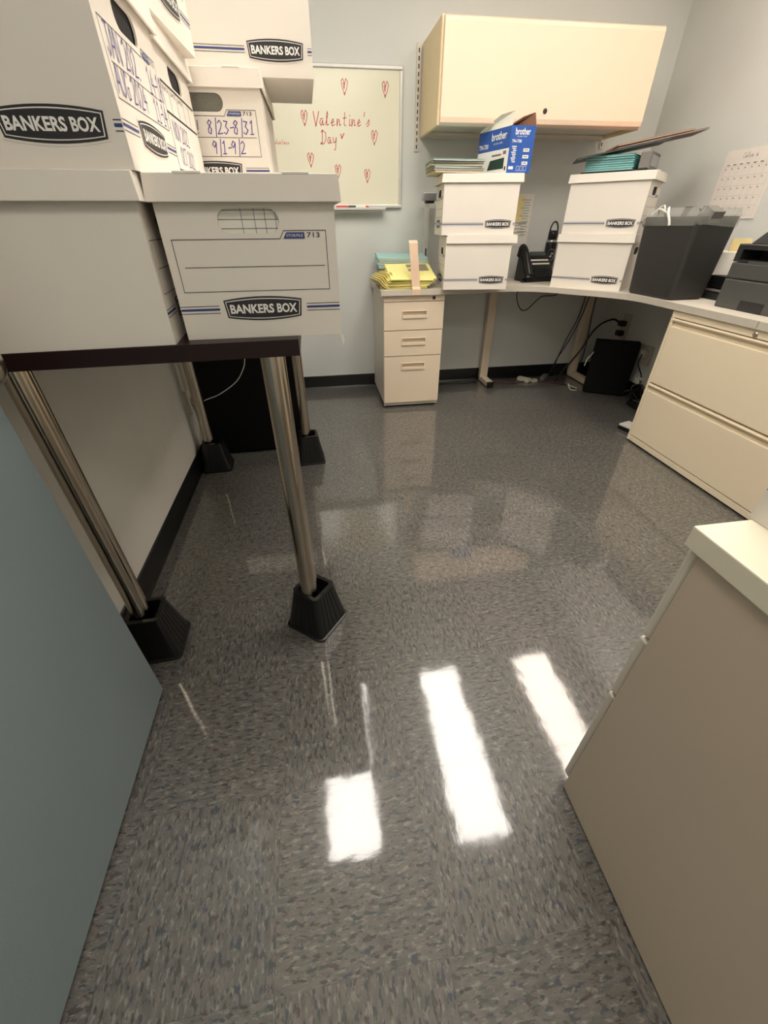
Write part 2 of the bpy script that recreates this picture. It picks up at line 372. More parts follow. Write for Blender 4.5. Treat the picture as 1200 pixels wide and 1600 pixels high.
# door, swung open against the left side
door = bpy.data.objects.new('door_1', None); COL.objects.link(door); door.location = (-0.517, 0.722, 0.012); struct(door)
mb = MB(); mb.box(-0.044, 0, -0.91, 0, 0, 2.03, 'door'); mb.obj('door_slab', door, bevel=0.0015)
mb = MB(); mb.X = Matrix.Translation((0, -0.062, 0.895)) @ Matrix.Rotation(PI/2, 4, 'Y')
mb.lathe([(0.033, 0), (0.033, 0.006), (0.014, 0.010), (0.013, 0.030), (0.022, 0.038), (0.0285, 0.050), (0.0275, 0.062), (0.018, 0.068), (0.001, 0.069)], 'chrome')
mb.obj('door_knob', door, smooth=True)
mb = MB(); mb.box(-0.034, -0.010, -0.001, 0.0012, 0.86, 0.93, 'chrome'); mb.cyl((-0.022, 0, 0.895), (-0.022, 0.011, 0.895), 0.009, 'chrome'); mb.obj('latch', door)

# ceiling lights, plus an unseen fill panel added behind the camera
for i, (x, y, a, b) in enumerate(LAMPS):
    t = thing('ceiling_light', ['white ceiling panel light above the dark table stacked with boxes', 'white ceiling panel light above the middle of the floor', 'white ceiling panel light above the right side cabinets', 'wide unseen fill panel added behind the camera'][i], 'ceiling light', (x, y, CEIL), 0, 'ceiling panel lights')
    mb = MB()
    for s_ in (-1, 1):
        mb.box(s_*(a+0.012)-0.012, s_*(a+0.012)+0.012, -b-0.024, b+0.024, -0.02, 0, 'alu'); mb.box(-a, a, s_*(b+0.012)-0.012, s_*(b+0.012)+0.012, -0.02, 0, 'alu')
    mb.obj('frame', t)
    mb = MB(); mb.box(-a, a, -b, b, -0.014, -0.002, ['lamp', 'lamp', 'lamp_pink', 'lamp_fill'][i]); mb.obj('diffuser', t)

# ------------------------------------------------------------------ bankers boxes
def logo(mb, F, cu, cv, w_=0.146, h_=0.042, l=1):
    def barrel(w, h, n=10):
        P = []
        for i in range(n+1): t = -1+2*i/n; P.append((cu+t*w/2*0.955, cv-h/2*(1-0.28*t*t)))
        for i in range(n+1): t = 1-2*i/n; P.append((cu+t*w/2, cv+h/2*(1-0.28*t*t)))
        return P
    fpoly(mb, F, barrel(w_+0.006, h_+0.006), 'card', l)
    fpoly(mb, F, barrel(w_, h_), 'black', l+1)
    fpoly(mb, F, barrel(w_-0.006, h_-0.0065), 'white', l+2)
    fpoly(mb, F, barrel(w_-0.009, h_-0.0095), 'black', l+3)
    ftext(mb, F, 'BANKERS', cu-w_*0.43, cv-h_*0.19, cu+w_*0.13, cv+h_*0.19, 'white', l+4, 0.032)
    ftext(mb, F, 'BOX', cu+w_*0.17, cv-h_*0.19, cu+w_*0.43, cv+h_*0.19, 'white', l+4, 0.032)
def stripes(mb, F, u0, u1, cv, l=1):
    frect(mb, F, u0, cv-0.0018, u1, cv+0.0022, 'blue', l); frect(mb, F, u0, cv+0.0055, u1, cv+0.0067, 'line', l); frect(mb, F, u0, cv-0.0067, u1, cv-0.0055, 'line', l)

def bankers_box(label, loc, rz, L=0.385, W=0.30, H=0.253, sides='', contents='dark', hand_text=None, group=None, lid_shift=(0, 0), lidrot=0, lidL=0.008, end_style='label', storfile=True):
    t = thing('storage_box', label, 'box', loc, rz, group)
    T = 0.012   # lid lies above the body
    h = H-0.006
    mb = MB()
    x, y = L/2, W/2
    b = 0.0015
    FR = {'f': Face((0, -y, 0), (1, 0, 0), (0, 0, 1)), 'b': Face((0, y, 0), (-1, 0, 0), (0, 0, 1)),
          'r': Face((x, 0, 0), (0, 1, 0), (0, 0, 1)), 'l': Face((-x, 0, 0), (0, -1, 0), (0, 0, 1))}
    def shell(x, y, z, flip):
        q = (lambda f: tuple(reversed(f))) if flip else (lambda f: f)
        mb.add([(-x, -y, z), (x, -y, z), (x, -y, h), (-x, -y, h)], [q((0, 1, 2, 3))], 'card')
        mb.add([(x, y, z), (-x, y, z), (-x, y, h), (x, y, h)], [q((0, 1, 2, 3))], 'card')
        mb.add([(-x, -y, z), (-x, y, z), (x, y, z), (x, -y, z)], [q((0, 1, 2, 3))], 'card')
        for e_, Fq in ((1, Face((x, 0, 0), (0, 1, 0), (0, 0, 1))), (-1, Face((-x, 0, 0), (0, -1, 0), (0, 0, 1)))):
            panel_hole(mb, Fq, -y, z, y, h, stadium(0, 0.189, 0.104, 0.036), 'card')
    shell(x, y, 0, False); tw = 0.0035; shell(x-tw, y-tw, tw, True)
    hp_ = stadium(0, 0.189, 0.104, 0.036); nh = len(hp_)
    for sg in (1, -1):
        vv = [(sg*x, a_, b_) for a_, b_ in hp_]+[(sg*(x-tw), a_, b_) for a_, b_ in hp_]
        mb.add(vv, [(i_, (i_+1) % nh, nh+(i_+1) % nh, nh+i_) for i_ in range(nh)], 'card')
    mb.obj('box_body', t)
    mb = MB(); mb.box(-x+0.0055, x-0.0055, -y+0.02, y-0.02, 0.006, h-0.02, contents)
    if contents == 'paper':
        for s_ in ('r', 'l'):
            F = Face((x-0.0055, 0, 0), (0, 1, 0), (0, 0, 1)) if s_ == 'r' else Face((-x+0.0055, 0, 0), (0, -1, 0), (0, 0, 1))
            for q in (0.178, 0.191, 0.204): frect(mb, F, -0.06, q, 0.06, q+0.0008, 'line', 1)
            for q in (-0.012, 0.010, 0.028, 0.046): frect(mb, F, q, 0.165, q+0.0008, 0.215, 'line', 1)
    mb.obj('contents', t)
    # lid
    mb = MB(); ox, oy = lid_shift; e = lidL; d = 0.038
    mb.X = Matrix.Translation((ox, oy, 0)) @ Matrix.Rotation(lidrot, 4, 'Z')
    X, Y = x+e, y+0.006; fl = 0.0035
    z1 = H; z0 = H-d
    vs = [(-X, -Y, z1), (X, -Y, z1), (X, Y, z1), (-X, Y, z1), (-X-fl, -Y-fl, z0), (X+fl, -Y-fl, z0), (X+fl, Y+fl, z0), (-X-fl, Y+fl, z0)]
    vi = [(a*(abs(a)-0.0045)/abs(a), b_*(abs(b_)-0.0045)/abs(b_), c-(0.004 if c == z1 else 0)) for a, b_, c in vs]
    mb.add(vs+vi, [(0, 1, 2, 3), (4, 5, 1, 0), (5, 6, 2, 1), (6, 7, 3, 2), (7, 4, 0, 3), (11, 10, 9, 8), (8, 9, 13, 12), (9, 10, 14, 13), (10, 11, 15, 14), (11, 8, 12, 15),
                   (5, 4, 12, 13), (6, 5, 13, 14), (7, 6, 14, 15), (4, 7, 15, 12)], 'card')
    for s_ in (-1, 1):
        for q in (-1, 1):
            # locking tabs folded over the ends
            cx_, cyy = q*(X-0.003), s_*Y*0.55
            mb.box(cx_-0.004, cx_+0.004, cyy-0.022, cyy+0.022, z1-0.002, z1+0.0022, 'card')
    mb.obj('lid', t, bevel=0.0012, seg=2)
    # printing, one part for each face
    for s_ in sides:
        F = FR[s_]; pl = MB(); pr = MB()
        if s_ in 'fb':
            cu = L/2-0.022-0.073; cv = 0.050; segs = ((-L/2+0.001, cu-0.080), (cu+0.083, L/2-0.001))
        else:
            cu = 0.003; cv = 0.052; segs = ((-W/2+0.001, -0.079), (0.085, W/2-0.001))
        if s_ in 'fb' or end_style == 'label':
            logo(pl, F, cu, cv); pl.obj('printed_logo', t)
            for a_, b_ in segs:
                q = MB(); stripes(q, F, a_, b_, cv); q.obj('printed_stripes', t)
        if s_ in 'rl':
            if end_style == 'label':
                v0, v1, vm = 0.082, 0.163, 0.121; u0, u1 = -0.135, 0.132
                wl = 0.0012
                fline(pr, F, [(u0, v0), (u1, v0), (u1, v1+0.012), (0.058, v1+0.012), (0.050, v1), (u0, v1), (u0, v0)], wl, 'line')
                fline(pr, F, [(u0+0.012, vm), (u1-0.006, vm)], wl, 'line')
                fpoly(pr, F, [(0.056, v1), (0.094, v1), (0.094, v1+0.0095), (0.062, v1+0.0095)], 'blue', 2)
                ftext(pr, F, 'STOR/FILE', 0.062, v1+0.0028, 0.091, v1+0.0068, 'white', 3, 0.0)
                ftext(pr, F, '713', 0.098, v1+0.0015, 0.121, v1+0.0092, 'line', 2, 0.01)
            else:
                fline(pr, F, [(-0.14, 0.165), (0.14, 0.165)], 0.004, 'black'); fline(pr, F, [(-0.14, 0.120), (0.14, 0.120)], 0.004, 'black')
                fline(pr, F, [(-0.14, 0.165), (-0.14, 0.030)], 0.002, 'line'); fline(pr, F, [(-0.14, 0.028), (0.14, 0.028)], 0.004, 'black')
                for q in (-0.09, -0.03, 0.03, 0.08): fline(pr, F, [(q, 0.165), (q, 0.120)], 0.0018, 'line')
                for q, s2 in ((-0.115, 'NO.'), (-0.06, 'DATE'), (0.0, 'DATE')): ftext(pr, F, s2, q-0.02, 0.152, q+0.02, 0.159, 'line', 2, 0)
            pr.obj('printed_label', t)
    for s_, txt, u, v, hh in hand_text or []:
        hb = MB(); hand(hb, FR[s_], txt, u, v, hh, 'ink', 0.0021); hb.obj('handwriting', t)
    return t

# ------------------------------------------------------------------ left table on risers
TZ = 0.88
tb = thing('table', 'dark brown table with round steel legs, piled with white file boxes', 'table', (-0.34, 1.46, 0))
tloc = lambda x, y: (x+0.34, y-1.46)
mb = MB(); P = [tloc(-0.668, 0.836), tloc(-0.038, 0.862), tloc(-0.040, 2.09), tloc(-0.668, 2.09)]
mb.prism(P, TZ-0.031, TZ, 'espresso'); mb.obj('tabletop', tb, bevel=0.0015)
RIS = [((-0.570, 0.893), (-0.578, 0.886), math.radians(2)), ((-0.086, 0.912), (-0.0965, 0.898), math.radians(-39)), ((-0.590, 2.040), (-0.603, 2.035), math.radians(3)), ((-0.098, 2.045), (-0.111, 2.040), math.radians(4))]
for c, lg, a in RIS:
    mb = MB(); x, y = tloc(*lg); mb.cyl((x, y, 0.098), (x, y, TZ-0.031), 0.0255, 'steel', n=40)
    leg = mb.obj('leg', tb, smooth=True, bevel=0)
rl = ['black plastic riser under the front left table leg, beside the open door', 'black plastic riser under the front right table leg, nearest in the open floor', 'black plastic riser under the back left table leg, against the wall', 'black plastic riser under the back right table leg, farthest from the door']
def sq(a, r, n=5):
    P = []
    for k in range(4):
        t0 = k*PI/2; cx_, cyy = (a-r)*(1 if k in (0, 3) else -1), (a-r)*(1 if k < 2 else -1)
        for i in range(n+1): t = t0+PI/2*i/n; P.append((cx_+r*math.cos(t), cyy+r*math.sin(t)))
    return P
for (c, lg, a), lb in zip(RIS, rl):
    mb = MB(); H_ = 0.152
    rings = [(0.074, 0.018, 0.0), (0.074, 0.018, 0.007), (0.069, 0.016, 0.009), (0.046, 0.011, H_-0.004), (0.0475, 0.012, H_), (0.036, 0.008, H_), (0.035, 0.007, 0.098), (0.001, 0.0003, 0.098)]
    vs = []; n = len(sq(1, .1))
    for s_, r, z in rings: vs += [(px, py, z) for px, py in sq(s_, r)]
    fs = [(i*n+j, i*n+(j+1) % n, (i+1)*n+(j+1) % n, (i+1)*n+j) for i in range(len(rings)-1) for j in range(n)]
    fs += [tuple(range(n))[::-1], tuple((len(rings)-1)*n+j for j in range(n))]
    mb.add(vs, fs, 'plastic')
    # ribs on the flanks
    for k in range(4):
        R = Matrix.Rotation(k*PI/2, 4, 'Z'); mb.X = R
        for q in (-0.6, -0.3, 0, 0.3, 0.6):
            b0, b1 = 0.0685, 0.0465; w0 = 0.0025
            mb.add([(b0+0.0015, q*b0-w0, 0.012), (b0+0.0015, q*b0+w0, 0.012), (b1+0.0025, q*b1*0.9+w0*0.7, H_-0.012), (b1+0.0025, q*b1*0.9-w0*0.7, H_-0.012),
                    (b0-0.004, q*b0-w0*1.6, 0.012), (b0-0.004, q*b0+w0*1.6, 0.012), (b1-0.004, q*b1*0.9+w0, H_-0.012), (b1-0.004, q*b1*0.9-w0, H_-0.012)],
                   [(0, 1, 2, 3), (4, 0, 3, 7), (1, 5, 6, 2), (3, 2, 6, 7), (0, 4, 5, 1)], 'plastic')
    mb.X = Matrix.Identity(4)
    o = mb.obj('furniture_riser'); o.location = (c[0], c[1], 0); o.rotation_euler = (0, 0, a)
    tag(o, lb, 'furniture riser', 'risers under the table legs')

g1 = 'white file boxes on the dark table'
a4 = math.radians(4)
bankers_box('plain white file box on the left end of the dark table, blank side facing forward', (-0.466, 1.000, TZ), math.radians(3), W=0.302, sides='r', end_style='label', group=g1, lid_shift=(0.005, -0.006), lidL=0.003)
bankers_box('white file box on the front right table corner, empty label under an open handhole', (-0.102, 1.087, TZ), -PI/2+math.radians(0.5), sides='rl', contents='paper', group=g1, lid_shift=(0, 0.003), lidL=0.012)
bankers_box('white file box in the bottom row behind the plain front left box', (-0.474, 1.335, TZ), 0, W=0.28, lidL=0.003, group=g1)
bankers_box('white file box in the bottom row under the box marked 8/23-8/31', (-0.112, 1.510, TZ), -PI/2, group=g1)
Z2 = TZ+0.2535; Z3 = Z2+0.2535
bankers_box('white file box with handwriting JAN on its end, above the plain front box', (-0.445, 1.012, Z2), 0, sides='fr', group=g1, W=0.302,
            hand_text=[('r', 'JAN 202.', -0.128, 0.127, 0.034), ('r', '14-18', 0.055, 0.122, 0.034), ('r', 'AUG 2024', -0.128, 0.088, 0.032), ('r', '11-14.', 0.055, 0.086, 0.030)])
bankers_box('white file box with black ruled table on its end, directly behind the JAN box', (-0.453, 1.342, Z2), 0, sides='r', end_style='table', group=g1,
            hand_text=[('r', 'NOV 2021', -0.12, 0.080, 0.030), ('r', 'OCT 2021', -0.10, 0.040, 0.030)])
bankers_box('white file box at top left, end tilted over the boxes marked in violet', (-0.430, 1.333, Z3), math.radians(-4.5), sides='fr', group=g1, W=0.31)
bankers_box('white file box marked 8/23-8/31 in violet at the back of the table', (-0.236, 1.720, Z2), -PI/2+math.radians(-1), sides='r', contents='graypaper', group=g1, lidL=0.006,
            hand_text=[('r', '!', -0.030, 0.128, 0.026), ('r', '8/23-8/31', 0.000, 0.128, 0.027), ('r', '9/1-9/2', 0.004, 0.088, 0.026)])
bankers_box('white file box overhanging the top of the pile beside the whiteboard', (-0.143, 1.752, Z3), math.radians(0.5), sides='fr', group=g1, W=0.29, L=0.395)

# loose torn tape at the corner
mb = MB(); mb.add([(0.046, 0.884, 0.8815), (0.052, 0.882, 0.8815), (0.054, 0.880, 0.868), (0.050, 0.880, 0.862), (0.049, 0.881, 0.868)], [(0, 1, 2, 3, 4)], 'paper')
tag(mb.obj('torn_tape', solid=0.0006), 'scrap of torn white tape hanging off the front right box corner', 'tape')

# ------------------------------------------------------------------ black cabinet behind the table, cable, conduit
t = thing('black_cabinet', 'plain black cabinet standing on the floor behind the dark table', 'cabinet', (-0.39, 2.46, 0))
mb = MB(); mb.box(-0.26, 0.26, -0.265, 0.27, 0.0, 0.80, 'matteblack'); mb.obj('cabinet_body', t, bevel=0.004)
mb = MB(); mb.box(-0.258, 0.258, -0.285, -0.267, 0.02, 0.79, 'matteblack'); mb.obj('cabinet_door', t, bevel=0.004)
def spline(P, n=10):
    P = [Vector(p) for p in P]; out = []
    Q = [P[0]]+P+[P[-1]]
    for i in range(1, len(Q)-2):
        for k in range(n):
            t_ = k/n; a, b, c, d = Q[i-1:i+3]
            out.append(0.5*((2*b)+(c-a)*t_+(2*a-5*b+4*c-d)*t_*t_+(3*b-a-3*c+d)*t_**3))
    out.append(P[-1]); return out
def cable(label, pts, r, k, name='cable', group=None):
    mb = MB(); mb.tube(spline(pts), r, k, 8); return tag(mb.obj(name, smooth=True), label, 'cable', group)
cable('thin white cable looping down in front of the black cabinet', [(-0.345, 2.14, 0.80), (-0.355, 2.135, 0.62), (-0.365, 2.135, 0.52), (-0.385, 2.13, 0.47), (-0.43, 2.13, 0.415), (-0.52, 2.13, 0.36), (-0.60, 2.14, 0.33), (-0.655, 2.15, 0.30)], 0.0022, 'cablew')
t = thing('wall_conduit', 'pale conduit and outlet box on the left wall behind the table leg', 'conduit', (XL, 2.13, 0))
mb = MB(); mb.box(0, 0.022, -0.02, 0.02, 0.40, 1.2, 'outlet'); mb.obj('raceway', t, bevel=0.004)
mb = MB(); mb.box(0, 0.018, -0.045, 0.03, 0.28, 0.40, 'outlet'); mb.obj('outlet_box', t, bevel=0.005)
mb = MB(); mb.cyl((0.018, -0.02, 0.36), (0.05, -0.02, 0.36), 0.012, 'outlet'); mb.obj('plug', t); mb = MB(); mb.cyl((0.018, -0.02, 0.31), (0.045, -0.02, 0.31), 0.010, 'outlet'); mb.obj('plug', t)
mb = MB(); mb.tube(spline([(0.045, -0.02, 0.36), (0.05, -0.03, 0.30), (0.03, -0.04, 0.2), (0.02, -0.035, 0.1)]), 0.005, 'outlet', 8); mb.tube(spline([(0.045, -0.02, 0.31), (0.045, -0.0, 0.26), (0.03, 0.01, 0.18), (0.02, 0.0, 0.1)]), 0.004, 'outlet', 8); mb.obj('cord', t)

# ------------------------------------------------------------------ whiteboard
t = thing('whiteboard', 'whiteboard with red hearts and Valentines Day in red marker', 'whiteboard', (0.0, YB, 1.455))
mb = MB(); mb.box(-0.61, 0.607, -0.014, -0.002, -0.315, 0.315, 'board'); mb.obj('writing_surface', t)
mb = MB(); fw = 0.018
for a0, a1, b0, b1 in ((-0.61, 0.607, 0.297, 0.315), (-0.61, 0.607, -0.315, -0.297), (-0.61, -0.592, -0.297, 0.297), (0.589, 0.607, -0.297, 0.297)):
    mb.box(a0, a1, -0.022, -0.004, b0, b1, 'alu')
mb.obj('frame', t, bevel=0.004)
mb = MB(); mb.box(-0.5, 0.50, -0.065, -0.018, -0.325, -0.319, 'alu'); mb.box(-0.5, 0.50, -0.069, -0.064, -0.325, -0.313, 'alu'); mb.obj('marker_tray', t, bevel=0.001)
F = Face((0, -0.0142, 0), (1, 0, 0), (0, 0, 1)); mb = MB()
for x, z in [(0.276, 1.686), (0.506, 1.681), (0.04, 1.556), (0.44, 1.478), (0.056, 1.375), (0.215, 1.323), (0.393, 1.303)]:
    hh = 0.062; u, v = x-0.018, z-1.455-0.035
    st = [[(.5, .62), (.3, 1), (.05, .85), (.12, .5), (.5, -.05)], [(.5, .62), (.75, 1), (1.0, .8), (.85, .4), (.45, -.05), (.5, .1)], [(.3, .72), (.45, .35), (.6, .75)]]
    mb = MB()
    for s_ in st: fline(mb, F, [(u+a*hh*0.6, v+b_*hh) for a, b_ in s_], 0.0034, 'red', 1)
    mb.obj('drawn_heart', t)
mb = MB()
hand(mb, F, 'V', 0.088, 0.062, 0.062, 'red', 0.0042, 1, xs=0.6)
mb.obj('marker_writing', t); mb = MB()
hand(mb, F, "alentine's", 0.122, 0.065, 0.060, 'red', 0.0036, 1, adv=0.70, xs=0.62)
hand(mb, F, 'D', 0.122, -0.015, 0.062, 'red', 0.0036, 1, xs=0.6)
hand(mb, F, 'ay', 0.160, -0.012, 0.055, 'red', 0.0036, 1, adv=0.72, xs=0.65)
fline(mb, F, [(0.243, 0.030), (0.249, 0.012), (0.262, 0.034)], 0.005, 'red', 1)
mb.obj('marker_writing', t); mb = MB()
hand(mb, F, "Valentines", -0.155, -0.018, 0.022, 'red', 0.0015, 1, adv=0.62, xs=0.6)
mb.obj('marker_writing', t)
for k, (x, l, lb) in enumerate([(0.222, 0.06, 'red'), (0.290, 0.045, 'dark green'), (0.345, 0.06, 'white with red cap')]):
    o = MB(); o.cyl((x-l/2, YB-0.042, 1.455-0.3105), (x+l/2, YB-0.042, 1.455-0.3105), 0.008, ['red', 'green', 'paper'][k], n=12)
    o.cyl((x+l/2, YB-0.042, 1.455-0.3105), (x+l/2+0.018, YB-0.042, 1.455-0.3105), 0.0075, ['red', 'paper', 'red'][k], n=12)
    tag(o.obj('marker'), lb+' marker lying in the whiteboard tray', 'marker', 'markers in the whiteboard tray')

# ------------------------------------------------------------------ overhead cabinet
t = thing('overhead_cabinet', 'cream metal cabinet mounted high on the back wall', 'cabinet', (1.296, YB, 1.475))
mb = MB(); hw = 0.579; dp = 0.405
mb.box(-hw, -hw+0.018, -dp, -0.012, 0.0, 0.385, 'edge'); mb.box(hw-0.018, hw, -dp, -0.012, 0.0, 0.385, 'edge')
mb.box(-hw+0.018, hw-0.018, -dp+0.02, -0.012, 0.370, 0.385, 'cream'); mb.box(-hw+0.018, hw-0.018, -dp+0.03, -0.012, 0.018, 0.030, 'putty2'); mb.box(-hw+0.018, hw-0.018, -0.03, -0.012, 0.0, 0.385, 'putty2')
mb.box(-hw+0.018, hw-0.018, -0.10, -0.085, 0.0, 0.018, 'putty2')
mb.obj('cabinet_body', t, bevel=0.004)
mb = MB(); P = [(-dp-0.0, 0.383), (-dp-0.018, 0.375), (-dp-0.022, 0.36), (-dp-0.022, 0.03), (-dp-0.016, 0.010), (-dp+0.0, 0.002), (-dp+0.02, 0.0), (-dp+0.02, 0.383)]
n = len(P); x0, x1 = -hw+0.010, hw-0.010
mb.add([(x0, a, b_) for a, b_ in P]+[(x1, a, b_) for a, b_ in P], [(i, (i+1) % n, n+(i+1) % n, n+i) for i in range(n)]+[tuple(range(n))[::-1], tuple(range(n, 2*n))], 'cream')
dd = mb.obj('cabinet_door', t, bevel=0.003)
mb = MB(); mb.X = Matrix.Translation((-0.005, -dp-0.022, 0.061)) @ Matrix.Rotation(PI/2, 4, 'X'); mb.lathe([(0.011, -0.002), (0.011, 0.003), (0.008, 0.004), (0.001, 0.004)], 'black'); mb.obj('lock', dd)
for x, z0, z1, lb in ((0.697, 1.415, 1.862, 'slotted metal wall rail at the left of the cream overhead cabinet'), (1.902, 1.440, 1.75, 'slotted metal wall rail beneath the right end of the overhead cabinet')):
    mb = MB(); mb.box(-0.011, 0.011, -0.011, 0, 0, z1-z0, 'putty2')
    for q in range(int((z1-z0)/0.0305)): mb.box(-0.003, 0.003, -0.0115, -0.0105, 0.012+q*0.0305, 0.030+q*0.0305, 'dark')
    o = mb.obj('wall_rail'); o.location = (x, YB, z0); tag(o, lb, 'wall rail', 'rails holding the overhead cabinet')

# ------------------------------------------------------------------ worktops
DZ = 0.735
fe = spline([(0.397, 2.700, 0), (0.85, 2.700, 0), (1.02, 2.715, 0), (1.16, 2.735, 0), (1.30, 2.725, 0), (1.42, 2.665, 0), (1.56, 2.51, 0), (1.67, 2.38, 0), (1.735, 2.25, 0), (1.75, 2.05, 0), (1.75, 1.516, 0)], 6)
mb = MB(); P = [(p.x, p.y) for p in fe]+[(2.255, 1.516), (2.255, 3.215), (0.397, 3.215)]
mb.prism(P, DZ-0.030, DZ, 'lam', 'lamedge'); t1 = mb.obj('worktop', bevel=0.003); tag(t1, 'grey laminate corner worktop carrying the phone and box stacks', 'worktop')
mb = MB(); mb.prism([(1.75, 1.0), (2.255, 1.0), (2.255, 1.514), (1.75, 1.514)], DZ-0.030, DZ, 'lam', 'lamedge'); tag(mb.obj('worktop', bevel=0.003), 'grey laminate worktop section under the near half of the printer', 'worktop')
def desk_leg(label, x, y0, y1):
    mb = MB(); mb.X = Matrix.Translation((x, y1, 0)); mb.box(-0.031, 0.031, -0.045, 0.0, 0.03, DZ-0.031, 'putty'); lg = mb.obj('leg', t1, bevel=0.004); lg['label'] = label
    mb = MB(); mb.X = Matrix.Translation((x, y1, 0)); mb.box(-0.026, 0.026, y0-y1, 0.0, 0.006, 0.045, 'putty', 0); mb.obj('foot_bar', lg, bevel=0.004)
    mb = MB(); mb.X = Matrix.Translation((x, y1, 0)); mb.box(-0.027, 0.027, y0-y1-0.010, y0-y1+0.004, 0.002, 0.046, 'plastic'); mb.obj('end_cap', lg, bevel=0.004)
desk_leg('putty steel leg with black capped foot', 1.300, 3.010, 3.205)
desk_leg('putty steel leg in the back corner', 2.08, 2.93, 3.205)

# pedestal drawers
def recess_front(mb, F, u0, v0, u1, v1, ru0, rv0, ru1, rv1, k, depth=0.010, thick=0.018):
    hole = [(ru0, rv0), ((ru0+ru1)/2, rv0), (ru1, rv0), (ru1, (rv0+rv1)/2), (ru1, rv1), ((ru0+ru1)/2, rv1), (ru0, rv1), (ru0, (rv0+rv1)/2)]
    panel_hole(mb, F, u0, v0, u1, v1, hole, k)
    q = lambda u, v, d: F.o+F.U*u+F.V*v-F.N*d
    for (a, b_), (c, d_) in (((u0, v0), (u1, v0)), ((u1, v0), (u1, v1)), ((u1, v1), (u0, v1)), ((u0, v1), (u0, v0))):
        mb.add([q(a, b_, 0), q(a, b_, thick), q(c, d_, thick), q(c, d_, 0)], [(0, 1, 2, 3)], k)
    for (a, b_), (c, d_) in (((ru0, rv0), (ru1, rv0)), ((ru1, rv0), (ru1, rv1)), ((ru1, rv1), (ru0, rv1)), ((ru0, rv1), (ru0, rv0))):
        mb.add([q(a, b_, 0), q(c, d_, 0), q(c, d_, depth), q(a, b_, depth)], [(0, 1, 2, 3)], k)
    mb.add([q(ru0, rv0, depth), q(ru1, rv0, depth), q(ru1, rv1, depth), q(ru0, rv1, depth)], [(0, 1, 2, 3)], k)
    mb.add([q(u0, v0, thick), q(u0, v1, thick), q(u1, v1, thick), q(u1, v0, thick)], [(0, 1, 2, 3)], k)
t = thing('drawer_pedestal', 'beige three drawer metal pedestal under the left end of the worktop', 'drawer unit', (0.607, 2.718, 0))
mb = MB(); mb.box(-0.191, 0.191, 0.02, 0.49, 0.03, 0.703, 'putty2'); mb.box(-0.18, 0.18, 0.03, 0.47, 0.0, 0.03, 'dark'); mb.box(-0.191, 0.191, 0.012, 0.02, 0.012, 0.035, 'lamedge'); mb.obj('pedestal_body', t, bevel=0.002)
mb = MB(); mb.box(-0.191, 0.191, 0.0, 0.019, 0.670, 0.703, 'putty'); rail = mb.obj('lock_rail', t, bevel=0.002)
mb = MB(); mb.X = Matrix.Translation((0.122, 0, 0.687)) @ Matrix.Rotation(PI/2, 4, 'X'); mb.lathe([(0.010, -0.002), (0.010, 0.003), (0.007, 0.004), (0.001, 0.004)], 'black'); mb.obj('lock', rail)
for v0, v1, h0, h1 in ((0.508, 0.667, 0.572, 0.618), (0.351, 0.503, 0.412, 0.460), (0.037, 0.346, 0.256, 0.304)):
    mb = MB(); F = Face((0, 0, 0), (1, 0, 0), (0, 0, 1))
    recess_front(mb, F, -0.190, v0, 0.190, v1, -0.070, h0+0.006, 0.078, h1-0.004, 'putty')
    dr = mb.obj('drawer', t, bevel=0.0015)
    mb = MB(); mb.box(-0.070, 0.078, -0.006, 0.004, h0+0.003, h0+0.020, 'putty'); mb.box(-0.076, -0.070, -0.004, 0.002, h0+0.002, h1-0.002, 'putty'); mb.box(0.078, 0.084, -0.004, 0.002, h0+0.002, h1-0.002, 'putty'); mb.box(-0.076, 0.084, -0.004, 0.002, h1-0.004, h1, 'putty'); mb.obj('drawer_pull', dr, bevel=0.001)

# lateral file cabinet
t = thing('lateral_file_cabinet', 'wide yellowish two drawer lateral file cabinet under the printer worktop', 'filing cabinet', (1.762, 1.98, 0))
mb = MB(); mb.box(0.02, 0.47, -0.912, 0, 0.022, 0.702, 'yellowcream'); mb.box(0.03, 0.45, -0.90, -0.01, 0.0, 0.022, 'dark')
mb.box(0, 0.02, -0.912, 0, 0.672, 0.702, 'yellowcream'); mb.box(0, 0.02, -0.912, -0.895, 0.01, 0.672, 'yellowcream'); mb.box(0, 0.02, -0.017, 0, 0.01, 0.672, 'yellowcream'); mb.box(0.002, 0.02, -0.895, -0.017, 0.010, 0.040, 'yellowcream')
mb.obj('cabinet_body', t, bevel=0.002)
mb = MB(); mb.X = Matrix.Translation((0, -0.468, 0.684)) @ Matrix.Rotation(-PI/2, 4, 'Y'); mb.lathe([(0.011, -0.002), (0.011, 0.004), (0.008, 0.006), (0.001, 0.006)], 'chrome'); mb.obj('lock', t)
for z0, z1 in ((0.352, 0.668), (0.044, 0.344)):
    mb = MB(); ya, yb = -0.894, -0.018
    mb.box(0.0, 0.018, ya, yb, z0, z1-0.036, 'yellowcream')
    dr = mb.obj('drawer', t, bevel=0.003)
    mb = MB(); P = [(-0.004, z1), (-0.006, z1-0.006), (-0.004, z1-0.011), (0.004, z1-0.012), (0.010, z1-0.014), (0.010, z1-0.036), (0.018, z1-0.038), (0.018, z1)]
    n = len(P); mb.add([(a, ya, b_) for a, b_ in P]+[(a, yb, b_) for a, b_ in P], [(i, n+i, n+(i+1) % n, (i+1) % n) for i in range(n)]+[tuple(range(n)), tuple(range(n, 2*n))[::-1]], 'yellowcream')
    mb.obj('drawer_pull', dr)

